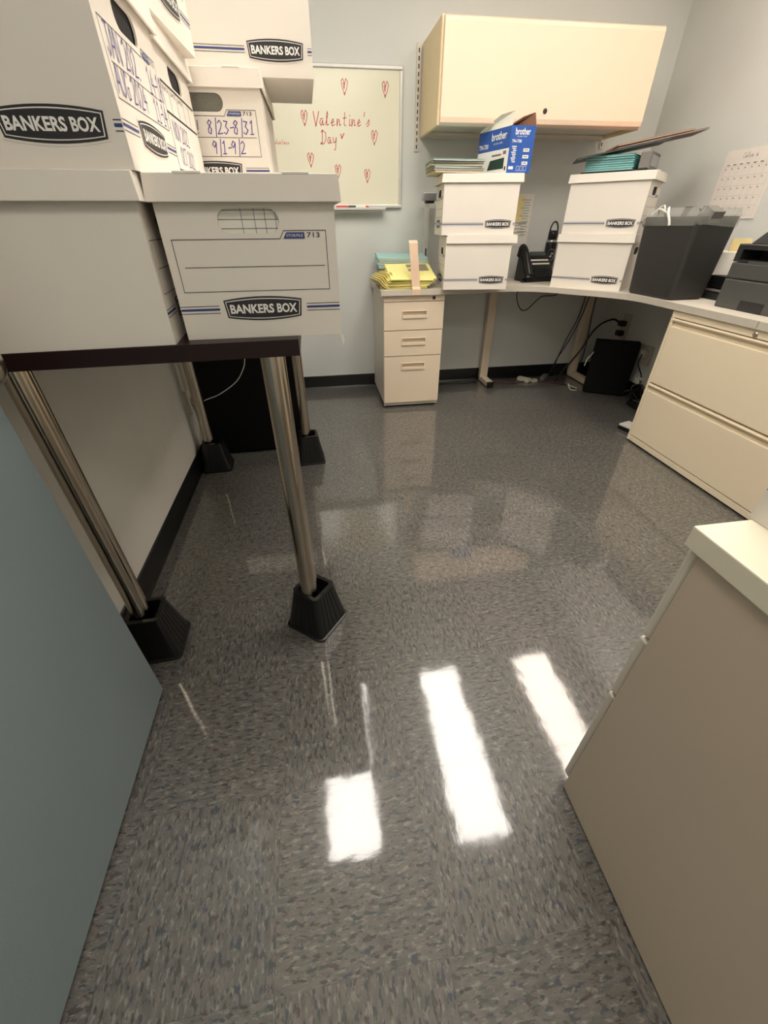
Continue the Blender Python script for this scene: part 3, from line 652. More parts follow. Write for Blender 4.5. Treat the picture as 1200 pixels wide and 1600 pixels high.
# near filing cabinet (right foreground)
t = thing('filing_cabinet', 'tan metal file cabinet in the right foreground with its side showing', 'filing cabinet', (0.463, 0.33, 0))
mb = MB(); mb.box(0, 0.76, -0.86, 0, 0.004, 0.712, 'tan'); mb.obj('cabinet_body', t, bevel=0.0015)
mb = MB(); mb.box(-0.006, 0.766, -0.866, 0.021, 0.7125, 0.745, 'topcream'); mb.obj('cabinet_top', t, bevel=0.002)
for z0, z1 in ((0.528, 0.708), (0.369, 0.524), (0.035, 0.365)):
    mb = MB(); mb.box(0.004, 0.756, 0.001, 0.020, z0, z1, 'putty2'); mb.obj('drawer', t, bevel=0.006, seg=3)
mb = MB(); mb.box(0.004, 0.756, -0.02, 0.0, 0.0, 0.03, 'dark'); mb.obj('plinth', t)
bankers_box('white file box standing on the tan cabinet at the right edge', (0.692, 0.163, 0.7455), -PI/2, sides='fr')

# ------------------------------------------------------------------ desk stacks
g2 = 'white file boxes on the grey worktop'
def stack(cl, cr, L, z, H, W=0.30, **kw):
    """front-bottom corners left/right in plan -> box"""
    a = Vector(cl); b = Vector(cr); d = (b-a).normalized(); n = Vector((-d.y, d.x)); c = (a+b)/2+n*W/2
    return dict(loc=(c.x, c.y, z), rz=math.atan2(d.y, d.x), L=L, W=W, H=H)
HB = 0.268
k = stack((0.766, 2.662), (1.138, 2.612), 0.375, DZ, HB)
bankers_box('white file box on the worktop right of the pedestal, bottom of the left stack', sides='fl', group=g2, lid_shift=(0.014, 0.0), lidL=0.010, **k)
k = stack((0.736, 2.672), (1.142, 2.622), 0.405, DZ+HB+0.001, HB)
bankers_box('white file box under the blue carton, top of the left stack', sides='fl', group=g2, lidL=0.012, **k)
k = stack((1.463, 2.694), (1.737, 2.402), 0.40, DZ, HB)
bankers_box('white file box beside the black bottle, bottom of the right stack', sides='f', group=g2, lidL=0.006, **k)
k = stack((1.468, 2.696), (1.744, 2.404), 0.40, DZ+HB+0.001, HB)
bankers_box('white file box beneath the teal folders, top of the right stack', sides='fr', group=g2, lidL=0.012, **k)
ZT = DZ+2*HB+0.0035

# folders -------------------------------------------------------------
def folder(label, loc, rz, w_, d_, th, k, group, bend=0.0, kin='paper', tilt=(0, 0), name='folder', fan=0.0):
    """folded card with papers inside; origin at bottom centre"""
    mb = MB(); n = 10
    def sheet(z0, z1, e, kk):
        vs = []; fs = []
        for j in range(2):
            for i in range(n+1):
                x = -w_/2-e+(w_+2*e)*i/n; y = (-d_/2-e) if j == 0 else (d_/2+e)
                zb = bend*math.sin(PI*i/n)+fan*(1-i/n)**2
                vs.append((x, y, z0+zb)); vs.append((x, y, z1+zb))
        m_ = 2*(n+1)
        for i in range(n):
            a, b_ = 2*i, 2*i+2
            fs += [(a, b_, b_+1, a+1), (m_+a+1, m_+b_+1, m_+b_, m_+a), (a+1, b_+1, m_+b_+1, m_+a+1), (a, m_+a, m_+b_, b_)]
        fs += [(0, 1, m_+1, m_), (2*n, m_+2*n, m_+2*n+1, 2*n+1)]
        mb.add(vs, fs, kk)
    e = 0.004
    sheet(0, 0.0008, e, k); sheet(0.0009, th-0.0009, 0, kin); sheet(th-0.0008, th, e, k)
    # the fold at the back
    mb.box(-w_/2-e, w_/2+e, d_/2+e, d_/2+e+0.0008, 0, th, k)
    o = mb.obj(name); o.location = loc; o.rotation_euler = (tilt[0], tilt[1], rz)
    return tag(o, label, 'folder', group)
# yellow pile on the pedestal end
gy = 'yellow folders piled on the pedestal end'
for i in range(10):
    th = 0.0046; ti = math.radians(2.5+1.75*i); dd_ = 0.205
    rzz = math.radians(random.uniform(-8, 5)-(9-i)*0.6); yf = 2.738+random.uniform(-.006, .006); zf = DZ+0.002+i*0.0052
    o = folder(['yellow file folder low in the pile beside the left box stack', 'topmost yellow file folder with a grey form on it'][i == 9],
               (0.598-0.040*(9-i)/9+random.uniform(-.006, .006), yf+math.cos(ti)*dd_/2, zf+math.sin(ti)*dd_/2), rzz, 0.275, dd_, th, 'yellow', gy, kin='manila' if i % 3 else 'yelpaper', tilt=(ti, 0))
ym = MB(); ym.box(-0.01, 0.12, -0.0, 0.09, 0.0048, 0.0052, 'grayfold'); ym.box(-0.01, 0.065, 0.03, 0.050, 0.0053, 0.0057, 'yelpaper'); ym.obj('grey_form', o)
# loose yellow leaves splayed at left
for i in range(7):
    a = math.radians(30+5*i)
    mb = MB(); L_ = 0.125
    vs = []; n = 6
    for j in range(n+1):
        s_ = j/n; vs += [(-s_*L_*math.cos(a)*0.55, -0.11, s_*L_*math.sin(a)*0.75-0.006*math.sin(PI*s_)), (-s_*L_*math.cos(a)*0.55, 0.11, s_*L_*math.sin(a)*0.75-0.006*math.sin(PI*s_))]
    mb.add(vs, [(2*j, 2*j+1, 2*j+3, 2*j+2) for j in range(n)], 'yellow' if i % 2 else 'yelpaper')
    o = mb.obj('folder', solid=0.003); o.location = (0.452+0.010*i-0.02, 2.845+0.006*i, DZ+0.004); o.rotation_euler = (0, 0, math.radians(8))
    tag(o, 'yellow folder splayed upright at the left side of the yellow pile', 'folder', 'splayed yellow folders at the pile edge')
# pale teal pile behind
z = DZ+0.098
mb = MB(); mb.box(-0.16, 0.16, -0.06, 0.06, 0, 0.097, 'greyfolder'); o = mb.obj('document_tray', bevel=0.003); o.location = (0.60, 3.06, DZ); tag(o, 'grey document tray behind the yellow folders, holding pale teal folders', 'tray')
for i in range(5):
    folder('pale teal folder in the pile behind the yellow folders', (0.585+random.uniform(-.008, .008), 3.055, z), math.radians(-3+random.uniform(-2, 2)), 0.31, 0.22, 0.010, 'paleteal', 'pale teal folders behind the yellow pile', tilt=(math.radians(5), 0), fan=0.004)
    z += 0.0112
# manila strap standing in front of the yellow pile
mb = MB(); pts = [(0.0, -0.022, -0.030), (0.0, -0.022, 0.0), (0.0, -0.018, 0.006), (0, -0.006, 0.014), (-0.004, -0.002, 0.06), (-0.010, 0.0, 0.12), (-0.016, 0.004, 0.18), (-0.020, 0.010, 0.232), (-0.022, 0.02, 0.245)]
vs = []; hw_ = 0.0245
for a, b_, c in pts: vs += [(a-hw_, b_, c), (a+hw_, b_, c)]
mb.add(vs, [(2*i, 2*i+1, 2*i+3, 2*i+2) for i in range(len(pts)-1)], 'peach')
o = mb.obj('paper_strap', solid=0.0012); o.location = (0.612, 2.718, DZ+0.001); tag(o, 'peach paper strap standing in front of the yellow folders', 'strap')
# pile on the left stack
z = ZT
spec = [('manila', 0.25), ('graypaper', 0.26), ('paleteal', 0.25), ('manila', 0.27), ('graypaper', 0.27), ('paleteal', 0.27)]
for i, (kk, ww) in enumerate(spec):
    folder({'manila': 'cream file folder in the pile beside the blue carton', 'graypaper': 'grey file folder in the pile beside the blue carton', 'paleteal': 'pale teal file folder in the pile beside the blue carton'}[kk],
           (0.815+random.uniform(-.006, .006), 2.785+random.uniform(-.008, .008), z), math.radians(-4+random.uniform(-3, 3)), ww, 0.225, 0.0080, kk, 'file folders on the left box stack', fan=0.003)
    z += 0.0094
# blue toner carton
t = thing('toner_carton', 'open blue and white printer toner carton on the left box stack', 'carton', (1.130, 2.738, ZT), 0)
# corner toward camera at front; left face recedes to back-left, right face faces camera
W_, D_, H_ = 0.130, 0.34, 0.185
sh = Matrix.Rotation(0, 4, 'Z')
A_ = Vector((-0.065, -0.08)); rd = Vector((1, 0.0)); ld = Vector((-0.085, 0.29)).normalized()*0.27
B_ = A_+rd*W_; C_ = B_+ld; E_ = A_+ld
mb = MB(); mb.add([(A_.x, A_.y, 0), (B_.x, B_.y, 0), (C_.x, C_.y, 0), (E_.x, E_.y, 0), (A_.x, A_.y, H_), (B_.x, B_.y, H_), (C_.x, C_.y, H_), (E_.x, E_.y, H_)],
       [(0, 3, 2, 1), (0, 1, 5, 4), (1, 2, 6, 5), (2, 3, 7, 6), (3, 0, 4, 7)], 'brblue')
mb.obj('carton_body', t, solid=0.0015)
mb = MB(); lf = Vector((-0.5, -0.2)).normalized()
q0 = Vector((A_.x, A_.y, H_)); q1 = Vector((E_.x, E_.y, H_)); up = Vector((0.030, 0.010, 0.058))
mb.add([q0, q1, q1+Vector((0.0, -0.02, 0.008)), q0*0.68+q1*0.32+Vector((-0.008, 0, 0.050)), q0+Vector((0.012, 0.004, 0.055))], [(0, 4, 3, 2, 1)], 'paper'); mb.obj('left_flap', t, solid=0.0012)
mb = MB(); q0 = Vector((B_.x, B_.y, H_)); q1 = Vector((C_.x, C_.y, H_))
mb.add([q0, q1, q1+Vector((-0.02, -0.02, 0.008)), q0*0.7+q1*0.3+Vector((-0.02, 0, 0.045)), q0+Vector((-0.012, 0.006, 0.050))], [(0, 1, 2, 3, 4)], 'kraft'); mb.obj('right_flap', t, solid=0.0012)
mb = MB(); q0 = Vector((E_.x, E_.y, H_)); q1 = Vector((C_.x, C_.y, H_)); mb.add([q0, q1, q1+Vector((0, -0.02, 0.008)), q0+Vector((0, -0.02, 0.008))], [(0, 1, 2, 3)], 'kraft'); mb.obj('back_flap', t, solid=0.0012)
mb = MB()
Fr = Face((A_.x, A_.y-0.0003, 0), (1, 0, 0), (0, 0, 1))
ftext(mb, Fr, 'brother', 0.024, 0.150, 0.104, 0.176, 'white', 1, 0.02); ftext(mb, Fr, 'at your side', 0.036, 0.140, 0.088, 0.147, 'white', 1, 0.0)
ftext(mb, Fr, 'TN-730', 0.010, 0.120, 0.062, 0.132, 'white', 1, 0.02)
for i in range(9): frect(mb, Fr, 0.014+0.004*(i % 3), 0.103-i*0.0075, 0.040-0.003*(i % 2), 0.107-i*0.0075, 'white', 1)
for i in range(3): frect(mb, Fr, 0.078, 0.085-i*0.026, 0.110, 0.098-i*0.026, 'white', 1); frect(mb, Fr, 0.082, 0.090-i*0.026, 0.104, 0.0935-i*0.026, 'greyfolder', 2)
frect(mb, Fr, 0.008, 0.015, 0.034, 0.027, 'white', 1)
for i in range(3): fline(mb, Fr, [(0.052+i*0.020, 0.010), (0.066+i*0.020, 0.010), (0.066+i*0.020, 0.028), (0.052+i*0.020, 0.028), (0.052+i*0.020, 0.010)], 0.0012, 'white', 1)
Fl = Face((E_.x, E_.y, 0), (A_.x-E_.x, A_.y-E_.y, 0), (0, 0, 1)); LL = (A_-E_).length
frect(mb, Fl, 0.0, 0.0, LL, 0.100, 'white', 1); fpoly(mb, Fl, [(0.10, 0.020), (LL-0.03, 0.020), (LL-0.03, 0.065), (0.12, 0.060)], 'green', 2)
frect(mb, Fl, LL-0.022, 0.012, LL-0.010, 0.028, 'black', 2); frect(mb, Fl, LL-0.045, 0.078, LL-0.02, 0.092, 'greyfolder', 2); frect(mb, Fl, LL-0.14, 0.075, LL-0.06, 0.083, 'greyfolder', 2)
ftext(mb, Fl, 'brother', LL-0.155, 0.140, LL-0.030, 0.172, 'white', 2, 0.02); ftext(mb, Fl, 'at your side', LL-0.135, 0.121, LL-0.06, 0.132, 'white', 2, 0.0); ftext(mb, Fl, 'TN-730', 0.01, 0.112, 0.09, 0.132, 'white', 2, 0.02)
mb.obj('carton_print', t)

# document holder with teal folders on the right stack -------------------
sd = Vector((0.685, -0.73)); th_ = math.atan2(-0.73, 0.685)
t = thing('binder_case', 'black plastic document case lying on the right box stack', 'document case', (1.706, 2.655, ZT), th_)
mb = MB(); mb.box(-0.165, 0.165, -0.11, 0.12, 0.0, 0.006, 'plastic'); mb.obj('case_floor', t)
mb = MB(); mb.box(0.115, 0.165, -0.105, 0.12, 0.006, 0.078, 'greyfolder'); mb.obj('case_spine', t, bevel=0.006)
mb = MB(); mb.box(0.1655, 0.167, -0.08, 0.10, 0.018, 0.064, 'silver'); mb.obj('label_holder', t)
for i in range(7):
    folder('teal file folder inside the black document case on the right stack', (1.706-0.02*0.685+random.uniform(-.006, .006)-0.016, 2.655+0.02*0.73-0.006+random.uniform(-.004, .004), ZT+0.0065+i*0.0092), th_, 0.235, 0.21, 0.0085, 'teal', 'teal folders in the black document case', kin='paleteal')
ztop = ZT+0.080
for i, (kk, lb, dx, ln) in enumerate([('greyfolder', 'grey folder lying under the orange folder on the document case', -0.02, 0.42), ('mauve', 'mauve folder jutting right above the document case', 0.13, 0.40), ('orange', 'orange folder on top of the right stack, its edge jutting right', 0.10, 0.34)]):
    c = Vector((1.706, 2.655))+Vector((math.cos(math.radians(-20)), math.sin(math.radians(-20))))*dx*1.1
    folder(lb, (c.x, c.y, ztop+0.012+i*0.010+dx*0.16), math.radians(-24+3*i), ln, 0.22, 0.006, kk, None, tilt=(0, math.radians(-9)), kin='paper' if i else 'greyfolder')

# ------------------------------------------------------------------ trash bin on the worktop
t = thing('trash_bin', 'black rectangular wastebasket with clear liner standing on the worktop', 'trash bin', (1.858, 2.20, DZ), math.radians(3))
mb = MB()
def rr(hx, hy, r, z, n=5):
    P = []
    for kx, ky, t0 in ((1, 1, 0), (-1, 1, 1), (-1, -1, 2), (1, -1, 3)):
        for i in range(n+1): t_ = t0*PI/2+PI/2*i/n; P.append((kx*(hx-r)+r*math.cos(t_), ky*(hy-r)+r*math.sin(t_), z))
    return P
def loft(mb, rings, k, cap0=True, cap1=False):
    n = len(rings[0]); vs = [p for r in rings for p in r]
    fs = [(i*n+j, i*n+(j+1) % n, (i+1)*n+(j+1) % n, (i+1)*n+j) for i in range(len(rings)-1) for j in range(n)]
    if cap0: fs.append(tuple(range(n))[::-1])
    if cap1: fs.append(tuple((len(rings)-1)*n+j for j in range(n)))
    mb.add(vs, fs, k)
BH = 0.345
loft(mb, [rr(0.096, 0.148, 0.02, 0.0), rr(0.102, 0.155, 0.022, 0.012), rr(0.116, 0.176, 0.025, BH), rr(0.111, 0.171, 0.022, BH), rr(0.097, 0.150, 0.02, 0.016)], 'bin', True, True)
mb.obj('bin_body', t, smooth=False)
mb = MB(); ring = []
random.seed(3)
def wav(hx, hy, r, z, amp):
    return [(x+random.uniform(-amp, amp)*0.4, y+random.uniform(-amp, amp)*0.4, zz+random.uniform(-amp, amp)) for x, y, zz in rr(hx, hy, r, z, 6)]
loft(mb, [wav(0.118, 0.178, 0.026, BH-0.036, 0.008), wav(0.120, 0.180, 0.026, BH-0.015, 0.004), wav(0.121, 0.181, 0.026, BH+0.004, 0.003), wav(0.116, 0.176, 0.025, BH+0.028, 0.010), wav(0.104, 0.162, 0.022, BH+0.006, 0.008), wav(0.105, 0.155, 0.02, BH-0.05, 0.01)], 'liner', False, False)
mb.obj('bin_liner', t, smooth=True)
mb = MB()
mb.tube(spline([(-0.131, -0.03, BH-0.035), (-0.134, -0.02, BH-0.01), (-0.130, 0.0, BH+0.01), (-0.11, 0.03, BH+0.035)]), 0.006, 'cablew', 6)
mb.tube(spline([(-0.10, 0.10, BH+0.01), (-0.13, 0.06, BH+0.03), (-0.11, 0.02, BH+0.01)]), 0.004, 'cablew', 6)
mb.tube(spline([(-0.12, 0.12, BH+0.008), (-0.09, 0.09, BH+0.045), (-0.12, 0.04, BH+0.012)]), 0.004, 'cablew', 6); mb.obj('liner_tie', t)
mb = MB()
for i in range(6):
    y = -0.14+i*0.05; mb.X = Matrix.Translation((0.02*(i % 2)-0.03, y, BH-0.03)) @ Matrix.Rotation(0.5*i, 4, 'Z') @ Matrix.Rotation(0.4, 4, 'X')
    mb.box(-0.03, 0.03, -0.03, 0.03, 0, 0.062, 'matteblack' if i % 2 else 'greyfolder')
o = mb.obj('waste', t)

# ------------------------------------------------------------------ white carton & desk clutter behind the bin
t = thing('white_carton', 'open white carton with papers between the wastebasket and printer', 'carton', (2.12, 2.10, DZ+0.105), math.radians(-38))
mb = MB(); mb.box(-0.09, 0.09, -0.09, 0.09, 0, 0.095, 'paper'); mb.box(-0.088, 0.088, -0.088, 0.088, 0.095, 0.097, 'pinkish'); mb.obj('carton_body', t, bevel=0.001)
mb = MB(); mb.box(-0.05, 0.03, 0.0, 0.02, 0.097, 0.150, 'yelpaper'); mb.obj('packet', t)
t = thing('letter_tray', 'low black two level tray beside the printer, under the white carton', 'tray', (2.10, 2.05, DZ))
mb = MB(); mb.box(-0.105, 0.12, -0.14, 0.12, 0, 0.03, 'printerdark'); mb.obj('lower_tray', t, bevel=0.004)
mb = MB(); mb.box(-0.10, 0.12, -0.13, 0.12, 0.036, 0.046, 'greyfolder'); mb.obj('paper_stack', t)
mb = MB(); mb.box(-0.095, 0.12, -0.12, 0.12, 0.052, 0.104, 'plastic'); mb.obj('upper_tray', t, bevel=0.004)

# ------------------------------------------------------------------ printer
t = thing('printer', 'charcoal laser printer on the worktop at the right edge', 'printer', (1.86, 1.865, DZ))
mb = MB(); mb.box(0.0, 0.36, -0.41, 0, 0.0, 0.115, 'printer'); mb.obj('paper_drawer', t, bevel=0.006)
mb = MB(); mb.box(-0.001, 0.004, -0.245, -0.125, 0.0, 0.042, 'printerdark'); mb.obj('drawer_handle', t, bevel=0.008)
mb = MB(); mb.box(0.002, 0.36, -0.409, -0.001, 0.117, 0.178, 'printer'); mb.obj('front_cover', t, bevel=0.006)
# upper body with an output recess
mb = MB()
F = Face((0.004, -0.205, 0), (0, -1, 0), (0, 0, 1))
recess_front(mb, F, -0.204, 0.180, 0.204, 0.238, -0.175, 0.188, 0.175, 0.226, 'printerdark', depth=0.10, thick=0.35)
mb.obj('upper_body', t, bevel=0.003)
mb = MB(); mb.box(0.002, 0.36, -0.409, -0.001, 0.2385, 0.246, 'printer'); mb.obj('top_cover', t, bevel=0.003)
mb = MB(); mb.box(0.003, 0.004, -0.35, -0.08, 0.166, 0.186, 'printer'); mb.obj('tray_lip', t)
mb = MB(); mb.X = Matrix.Translation((0.015, -0.21, 0.246)); mb.add([(0, -0.20, 0), (0, 0.17, 0), (0.07, 0.145, 0.075), (0.07, -0.20, 0.075), (0.20, -0.20, 0), (0.20, 0.17, 0), (0.16, 0.145, 0.075), (0.16, -0.20, 0.075)],
    [(0, 3, 2, 1), (0, 1, 5, 4), (1, 2, 6, 5), (2, 3, 7, 6), (3, 0, 4, 7), (4, 5, 6, 7)], 'printerdark'); mb.obj('document_feeder', t, bevel=0.006, seg=3)
mb = MB(); F = Face((0.0015, 0, 0), (0, -1, 0), (0, 0, 1)); ftext(mb, F, 'brother', 0.212, 0.134, 0.268, 0.152, 'white', 1, 0.02); mb.obj('maker_logo', t)

# ------------------------------------------------------------------ phone
t = thing('desk_phone', 'black corded office desk phone on the worktop by the back wall', 'phone', (1.475, 2.99, DZ), math.radians(4))
mb = MB(); mb.X = Matrix.Translation((0.015, 0, 0))
P = [(-0.085, 0.0), (-0.085, 0.025), (0.040, 0.162), (0.055, 0.158), (0.07, 0.0)]; n = len(P)
mb.add([(-0.105, a, b_) for a, b_ in P]+[(0.105, a, b_) for a, b_ in P], [(i, n+i, n+(i+1) % n, (i+1) % n) for i in range(n)]+[tuple(range(n)), tuple(range(n, 2*n))[::-1]], 'plastic')
mb.obj('phone_base', t, bevel=0.006)
sl = Vector((0, 0.125, 0.137)).normalized(); F = Face((0.015, -0.085, 0.0255), (1, 0, 0), sl)
mb = MB(); frect(mb, F, -0.035, 0.158, 0.075, 0.188, 'screen', 2); mb.obj('display', t)
mb = MB(); frect(mb, F, -0.040, 0.120, 0.088, 0.131, 'paper', 2); frect(mb, F, -0.035, 0.094, 0.090, 0.105, 'paper', 2); mb.obj('button_label', t)
mb = MB()
for r_ in range(4):
    for c_ in range(6):
        p0 = F.p(-0.030+c_*0.020, 0.012+r_*0.018, 1); mb.X = Matrix.Translation(p0) @ Matrix.Rotation(math.atan2(0.137, 0.125), 4, 'X'); mb.box(-0.007, 0.007, -0.005, 0.005, 0, 0.003, 'printerdark')
mb.obj('keypad', t)
mb = MB(); hp = [(-0.075, -0.105, 0.040), (-0.075, -0.085, 0.065), (-0.075, -0.045, 0.118), (-0.075, -0.005, 0.165), (-0.075, 0.035, 0.190), (-0.075, 0.055, 0.178)]
mb.tube(spline(hp, 6), 0.021, 'plastic', 14); mb.cyl((-0.075, -0.090, 0.020), (-0.075, -0.075, 0.055), 0.030, 'plastic'); mb.cyl((-0.075, 0.045, 0.140), (-0.075, 0.030, 0.185), 0.030, 'plastic'); mb.obj('handset', t, smooth=True)
mb = MB(); mb.tube([(-0.085+0.012*math.cos(q*0.9)-0.0005*q, -0.085-0.002*math.sin(q)*6, 0.012+0.008*math.sin(q*0.9)) for q in range(60)], 0.003, 'plastic', 6); mb.obj('cord', t)

# ------------------------------------------------------------------ bottle
t = thing('water_bottle', 'tall black bottle with silver shield emblem behind the right stack', 'bottle', (1.632, 3.10, DZ))
mb = MB(); mb.lathe([(0.034, 0.0), (0.037, 0.004), (0.037, 0.215), (0.034, 0.228), (0.028, 0.236)], 'rafter'); mb.obj('bottle_body', t, smooth=True)
mb = MB(); mb.lathe([(0.0372, 0.213), (0.0375, 0.219), (0.034, 0.228)], 'silver'); mb.lathe([(0.029, 0.236), (0.031, 0.238), (0.031, 0.268), (0.028, 0.272)], 'rafter'); mb.obj('cap', t, smooth=True)
mb = MB(); mb.tube([(0.027*math.cos(q*PI/14), 0, 0.275+0.052*math.sin(q*PI/14)) for q in range(15)], 0.005, 'rafter', 8); mb.box(-0.029, 0.029, -0.006, 0.006, 0.268, 0.280, 'rafter'); mb.obj('carry_loop', t, smooth=True)
mb = MB()
def bp(u, v, r=0.0376):
    a = -PI/2-0.15+u/0.037; return (r*math.cos(a), r*math.sin(a), v)
sh_ = [(-0.022, 0.168), (-0.012, 0.172), (0, 0.177), (0.012, 0.172), (0.022, 0.168), (0.021, 0.135), (0.013, 0.118), (0, 0.108), (-0.013, 0.118), (-0.021, 0.135), (-0.022, 0.168)]
mb.tube([bp(u, v) for u, v in sh_], 0.0014, 'silver', 6)
for a_, b_ in (((-0.010, 0.152), (0.010, 0.128)), ((0.010, 0.152), (-0.010, 0.128)), ((-0.006, 0.158), (0.006, 0.158)), ((-0.008, 0.146), (0.008, 0.146)), ((0, 0.158), (0, 0.124))): mb.tube([bp(*a_), bp(*b_)], 0.0018, 'silver', 6)
mb.obj('shield_emblem', t)

# ------------------------------------------------------------------ wall papers
t = thing('wall_notice', 'printed yellow and white notice sheet taped to the back wall', 'notice', (1.45, YB-0.001, 0.928))
mb = MB(); F = Face((0, 0, 0), (1, 0, 0), (0, 0, 1)); mb.add([(-0.10, -0.001, 0), (0.055, -0.001, 0.0), (0.06, -0.003, 0.285), (-0.10, -0.001, 0.285)], [(0, 1, 2, 3)], 'paper'); mb.obj('sheet', t, solid=0.0006)
mb = MB(); frect(mb, F, -0.07, 0.135, -0.005, 0.275, 'yelpaper', 8)
for i in range(14): frect(mb, F, -0.005-0.02*(i % 3 == 0), 0.252-0.0145*i, 0.040-0.008*(i % 2), 0.2545-0.0145*i, 'greyfolder', 9)
frect(mb, F, -0.08, 0.128, 0.035, 0.131, 'line', 9)
for i in range(4): frect(mb, F, -0.06, 0.115-0.02*i, 0.0+0.01*i, 0.117-0.02*i, 'greyfolder', 9)
mb.obj('printed_lines', t)
t = thing('wall_calendar', 'paper month calendar pinned on the right wall above the printer', 'calendar', (XR-0.001, 2.40, 1.07))
mb = MB(); mb.add([(-0.002, 0.150, 0.075), (-0.001, -0.165, 0.0), (-0.001, -0.130, 0.295), (-0.002, 0.150, 0.295)], [(0, 1, 2, 3)], 'pinkish')
mb = MB(); mb.box(-0.003, 0, -0.155, 0.165, 0.0, 0.292, 'pinkish'); mb.obj('calendar_sheet', t)
mb = MB(); F = Face((-0.003, 0.165, 0), (0, -1, 0), (0, 0, 1))
for i in range(6): fline(mb, F, [(0.02, 0.225-0.042*i), (0.30, 0.225-0.042*i)], 0.0008, 'cardin')
for i in range(8): fline(mb, F, [(0.02+0.04*i, 0.225), (0.02+0.04*i, 0.015)], 0.0008, 'cardin')
hand(mb, F, 'Calendar', 0.11, 0.255, 0.022, 'line', 0.0012, 2)
for r_ in range(5):
    for c_ in range(7): frect(mb, F, 0.026+0.04*c_, 0.212-0.042*r_, 0.031+0.04*c_, 0.217-0.042*r_, 'line', 2)
for c_ in range(7): frect(mb, F, 0.028+0.04*c_, 0.230, 0.046+0.04*c_, 0.233, 'line', 2)
mb.obj('calendar_grid', t)

# upright at the left of the left stack
t = thing('desk_upright', 'slim pale upright with a square cap behind the left box stack', 'upright', (0.752, 3.10, DZ))
mb = MB(); mb.box(-0.012, 0.012, -0.010, 0.010, 0.0, 0.425, 'alu'); mb.box(-0.002, 0.006, -0.012, -0.010, 0.01, 0.19, 'dark'); mb.obj('post', t, bevel=0.002)
mb = MB(); mb.box(-0.028, 0.08, -0.03, 0.03, 0.437, 0.478, 'silver'); mb.obj('cap', t, bevel=0.004)
mb = MB(); mb.box(-0.012, 0.04, -0.02, 0.02, 0.425, 0.437, 'printerdark'); mb.obj('bracket', t)

# ------------------------------------------------------------------ under the desk
t = thing('computer_tower', 'black computer tower on the floor in the corner beneath the worktop', 'computer', (2.0815, 2.717, 0), math.atan2(-0.142, 0.249))
mb = MB(); mb.box(-0.143, 0.141, 0.0, 0.085, 0.006, 0.372, 'matteblack'); mb.obj('tower_case', t, bevel=0.004)
mb = MB()
for sx_ in (-0.1, 0.1):
    for sy_ in (0.015, 0.085): mb.cyl((sx_, sy_, 0), (sx_, sy_, 0.007), 0.01, 'rubber', n=12)
mb.obj('tower_feet', t)
mb = MB(); mb.box(0.141, 0.143, 0.008, 0.078, 0.03, 0.35, 'plastic'); mb.obj('front_panel', t, bevel=0.001)
gc = 'black cables hanging beneath the worktop'
bk = 'thin black cable dangling beneath the corner of the worktop'
cable('black cable looped beneath the worktop right of the desk leg', [(1.46, 3.12, 0.70), (1.455, 3.12, 0.62), (1.50, 3.13, 0.54), (1.56, 3.14, 0.53), (1.66, 3.15, 0.61), (1.78, 3.16, 0.62), (1.81, 3.17, 0.70)], 0.0035, 'plastic')
for i, pts in enumerate([[(2.06, 3.16, 0.70), (2.03, 3.15, 0.5), (1.97, 3.15, 0.3), (1.90, 3.15, 0.15), (1.86, 3.15, 0.02)], [(2.04, 3.17, 0.70), (2.01, 3.17, 0.45), (1.95, 3.17, 0.28), (1.90, 3.16, 0.08), (1.93, 3.13, 0.01)], [(2.10, 3.14, 0.70), (2.10, 3.14, 0.5), (2.12, 3.14, 0.25), (2.10, 3.13, 0.02)]]):
    cable('thin black cable hanging in the corner left of the tower', pts, 0.004, 'plastic', group=gc)
cable('thick black cable arching down behind the tower', [(2.235, 2.97, 0.44), (2.17, 2.98, 0.47), (2.07, 3.0, 0.41), (1.98, 3.0, 0.24), (1.90, 3.02, 0.10), (1.86, 3.04, 0.01)], 0.007, 'plastic')
cable('white cable running down the left edge of the tower', [(2.02, 2.81, 0.37), (1.985, 2.80, 0.33), (1.95, 2.79, 0.28), (1.925, 2.79, 0.25), (1.915, 2.79, 0.20)], 0.0035, 'cablew')
cable('white cable curled on the floor left of the tower', [(1.95, 2.86, 0.01), (1.89, 2.86, 0.03), (1.86, 2.85, 0.05), (1.88, 2.83, 0.012), (1.93, 2.83, 0.006)], 0.003, 'cablew')
cable('dull red cable lying along the wall beneath the desk', [(1.38, 3.13, 0.006), (1.42, 3.09, 0.006), (1.52, 3.06, 0.006), (1.60, 3.09, 0.006), (1.70, 3.10, 0.006), (1.85, 3.03, 0.006), (1.92, 2.95, 0.006)], 0.004, 'red2')
cable('black cable lying on the floor from the pedestal to the desk leg', [(0.86, 3.12, 0.005), (1.0, 3.16, 0.005), (1.12, 3.13, 0.005), (1.24, 3.15, 0.005)], 0.004, 'plastic')
t = thing('power_adapter', 'white power adapter lying on the floor beside the desk leg', 'power adapter', (1.632, 3.12, 0), math.radians(-55))
mb = MB(); mb.box(-0.05, 0.05, -0.024, 0.024, 0.0, 0.03, 'outlet'); mb.obj('adapter_body', t, bevel=0.006)
mb = MB(); mb.box(0.05, 0.06, -0.012, 0.012, 0.008, 0.022, 'outlet'); mb.obj('plug_end', t)
mb = MB(); mb.box(-0.025, 0.025, -0.015, 0.015, 0, 0.024, 'cardin'); o = mb.obj('power_plug', bevel=0.005); o.location = (1.705, 3.085, 0); tag(o, 'small grey plug on the floor right of the white adapter', 'plug')
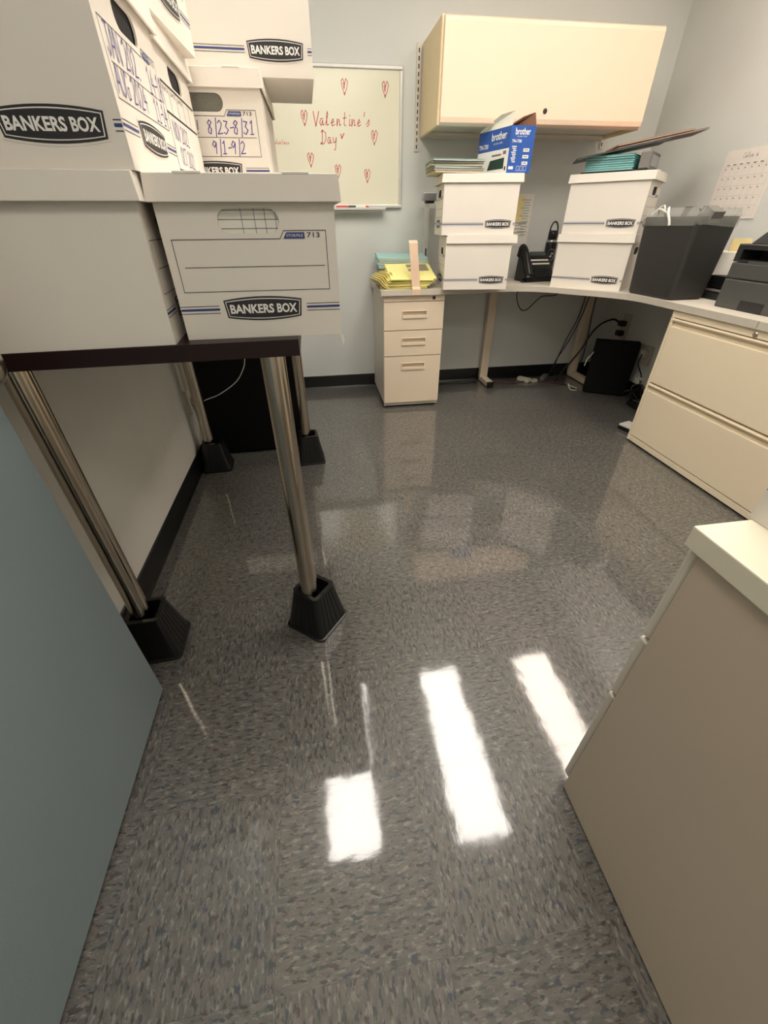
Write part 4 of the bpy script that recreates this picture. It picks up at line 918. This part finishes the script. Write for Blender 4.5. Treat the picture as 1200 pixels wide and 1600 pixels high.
for x, y in ((1.84, 3.17), (1.80, 3.12)):
    mb = MB(); mb.box(-0.03, 0.03, -0.018, 0.018, 0, 0.03, 'greyfolder'); mb.cyl((0.03, 0, 0.015), (0.045, 0, 0.015), 0.008, 'greyfolder'); o = mb.obj('power_plug', bevel=0.005); o.location = (x, y, 0.0); o.rotation_euler = (0, 0, 0.6)
    tag(o, 'dull grey plug in the dark corner left of the tower', 'plug', 'plugs in the dark corner')
t = thing('wall_outlet', 'pale outlet box with plugs on the right wall behind the tower', 'outlet', (XR, 2.62, 0.30))
mb = MB(); mb.box(-0.02, 0, -0.04, 0.04, -0.06, 0.06, 'cardin'); mb.obj('outlet_plate', t, bevel=0.003)
mb = MB(); mb.box(-0.05, -0.02, -0.022, 0.022, -0.01, 0.04, 'cardin'); mb.obj('plug', t, bevel=0.004)
mb = MB(); mb.tube(spline([(-0.05, 0, 0.01), (-0.07, -0.02, -0.05), (-0.05, -0.06, -0.12), (-0.03, -0.05, -0.20), (-0.03, -0.02, -0.28)]), 0.004, 'plastic', 8); mb.obj('cord', t)
t = thing('wall_outlet', 'outlet strip with two black plugs on the right wall above the tower', 'outlet', (XR, 2.93, 0.42))
mb = MB(); mb.box(-0.018, 0, -0.035, 0.035, -0.08, 0.09, 'cardin'); mb.obj('outlet_plate', t, bevel=0.003)
for zz in (-0.035, 0.03):
    mb = MB(); mb.box(-0.06, -0.018, -0.025, 0.025, zz-0.018, zz+0.018, 'plastic'); mb.obj('plug', t, bevel=0.005)
t = thing('cable_bundle', 'tangle of black cables and grey plugs right of the tower', 'cables', (2.17, 2.45, 0))
mb = MB()
for i in range(5):
    random.seed(20+i); P = [(random.uniform(-0.06, 0.06), random.uniform(-0.14, 0.14), 0.01+random.uniform(0, 0.16)*math.sin(PI*j/5)) for j in range(6)]
    mb.tube(spline(P, 8), 0.0045, 'plastic', 6)
mb.obj('cables', t)
mb = MB(); mb.box(-0.05, 0.03, -0.07, 0.05, 0.0, 0.035, 'plastic'); mb.obj('power_brick', t, bevel=0.004)
mb = MB(); mb.box(-0.075, -0.035, -0.02, 0.02, 0.19, 0.20, 'outlet'); mb.tube(spline([(-0.04, 0, 0.195), (0.0, 0.02, 0.16), (0.03, 0.0, 0.06), (0.0, 0.0, 0.03)]), 0.004, 'cablew', 6); mb.obj('usb_lead', t)
mb = MB(); mb.box(-0.06, 0.03, -0.05, 0.05, 0.0, 0.022, 'plastic'); mb.box(-0.058, 0.028, -0.048, 0.048, 0.022, 0.034, 'paper'); o = mb.obj('small_box', bevel=0.002); o.location = (1.885, 2.11, 0); o.rotation_euler = (0, 0, 0.3)
tag(o, 'small white and black box on the floor behind the lateral cabinet edge', 'box')
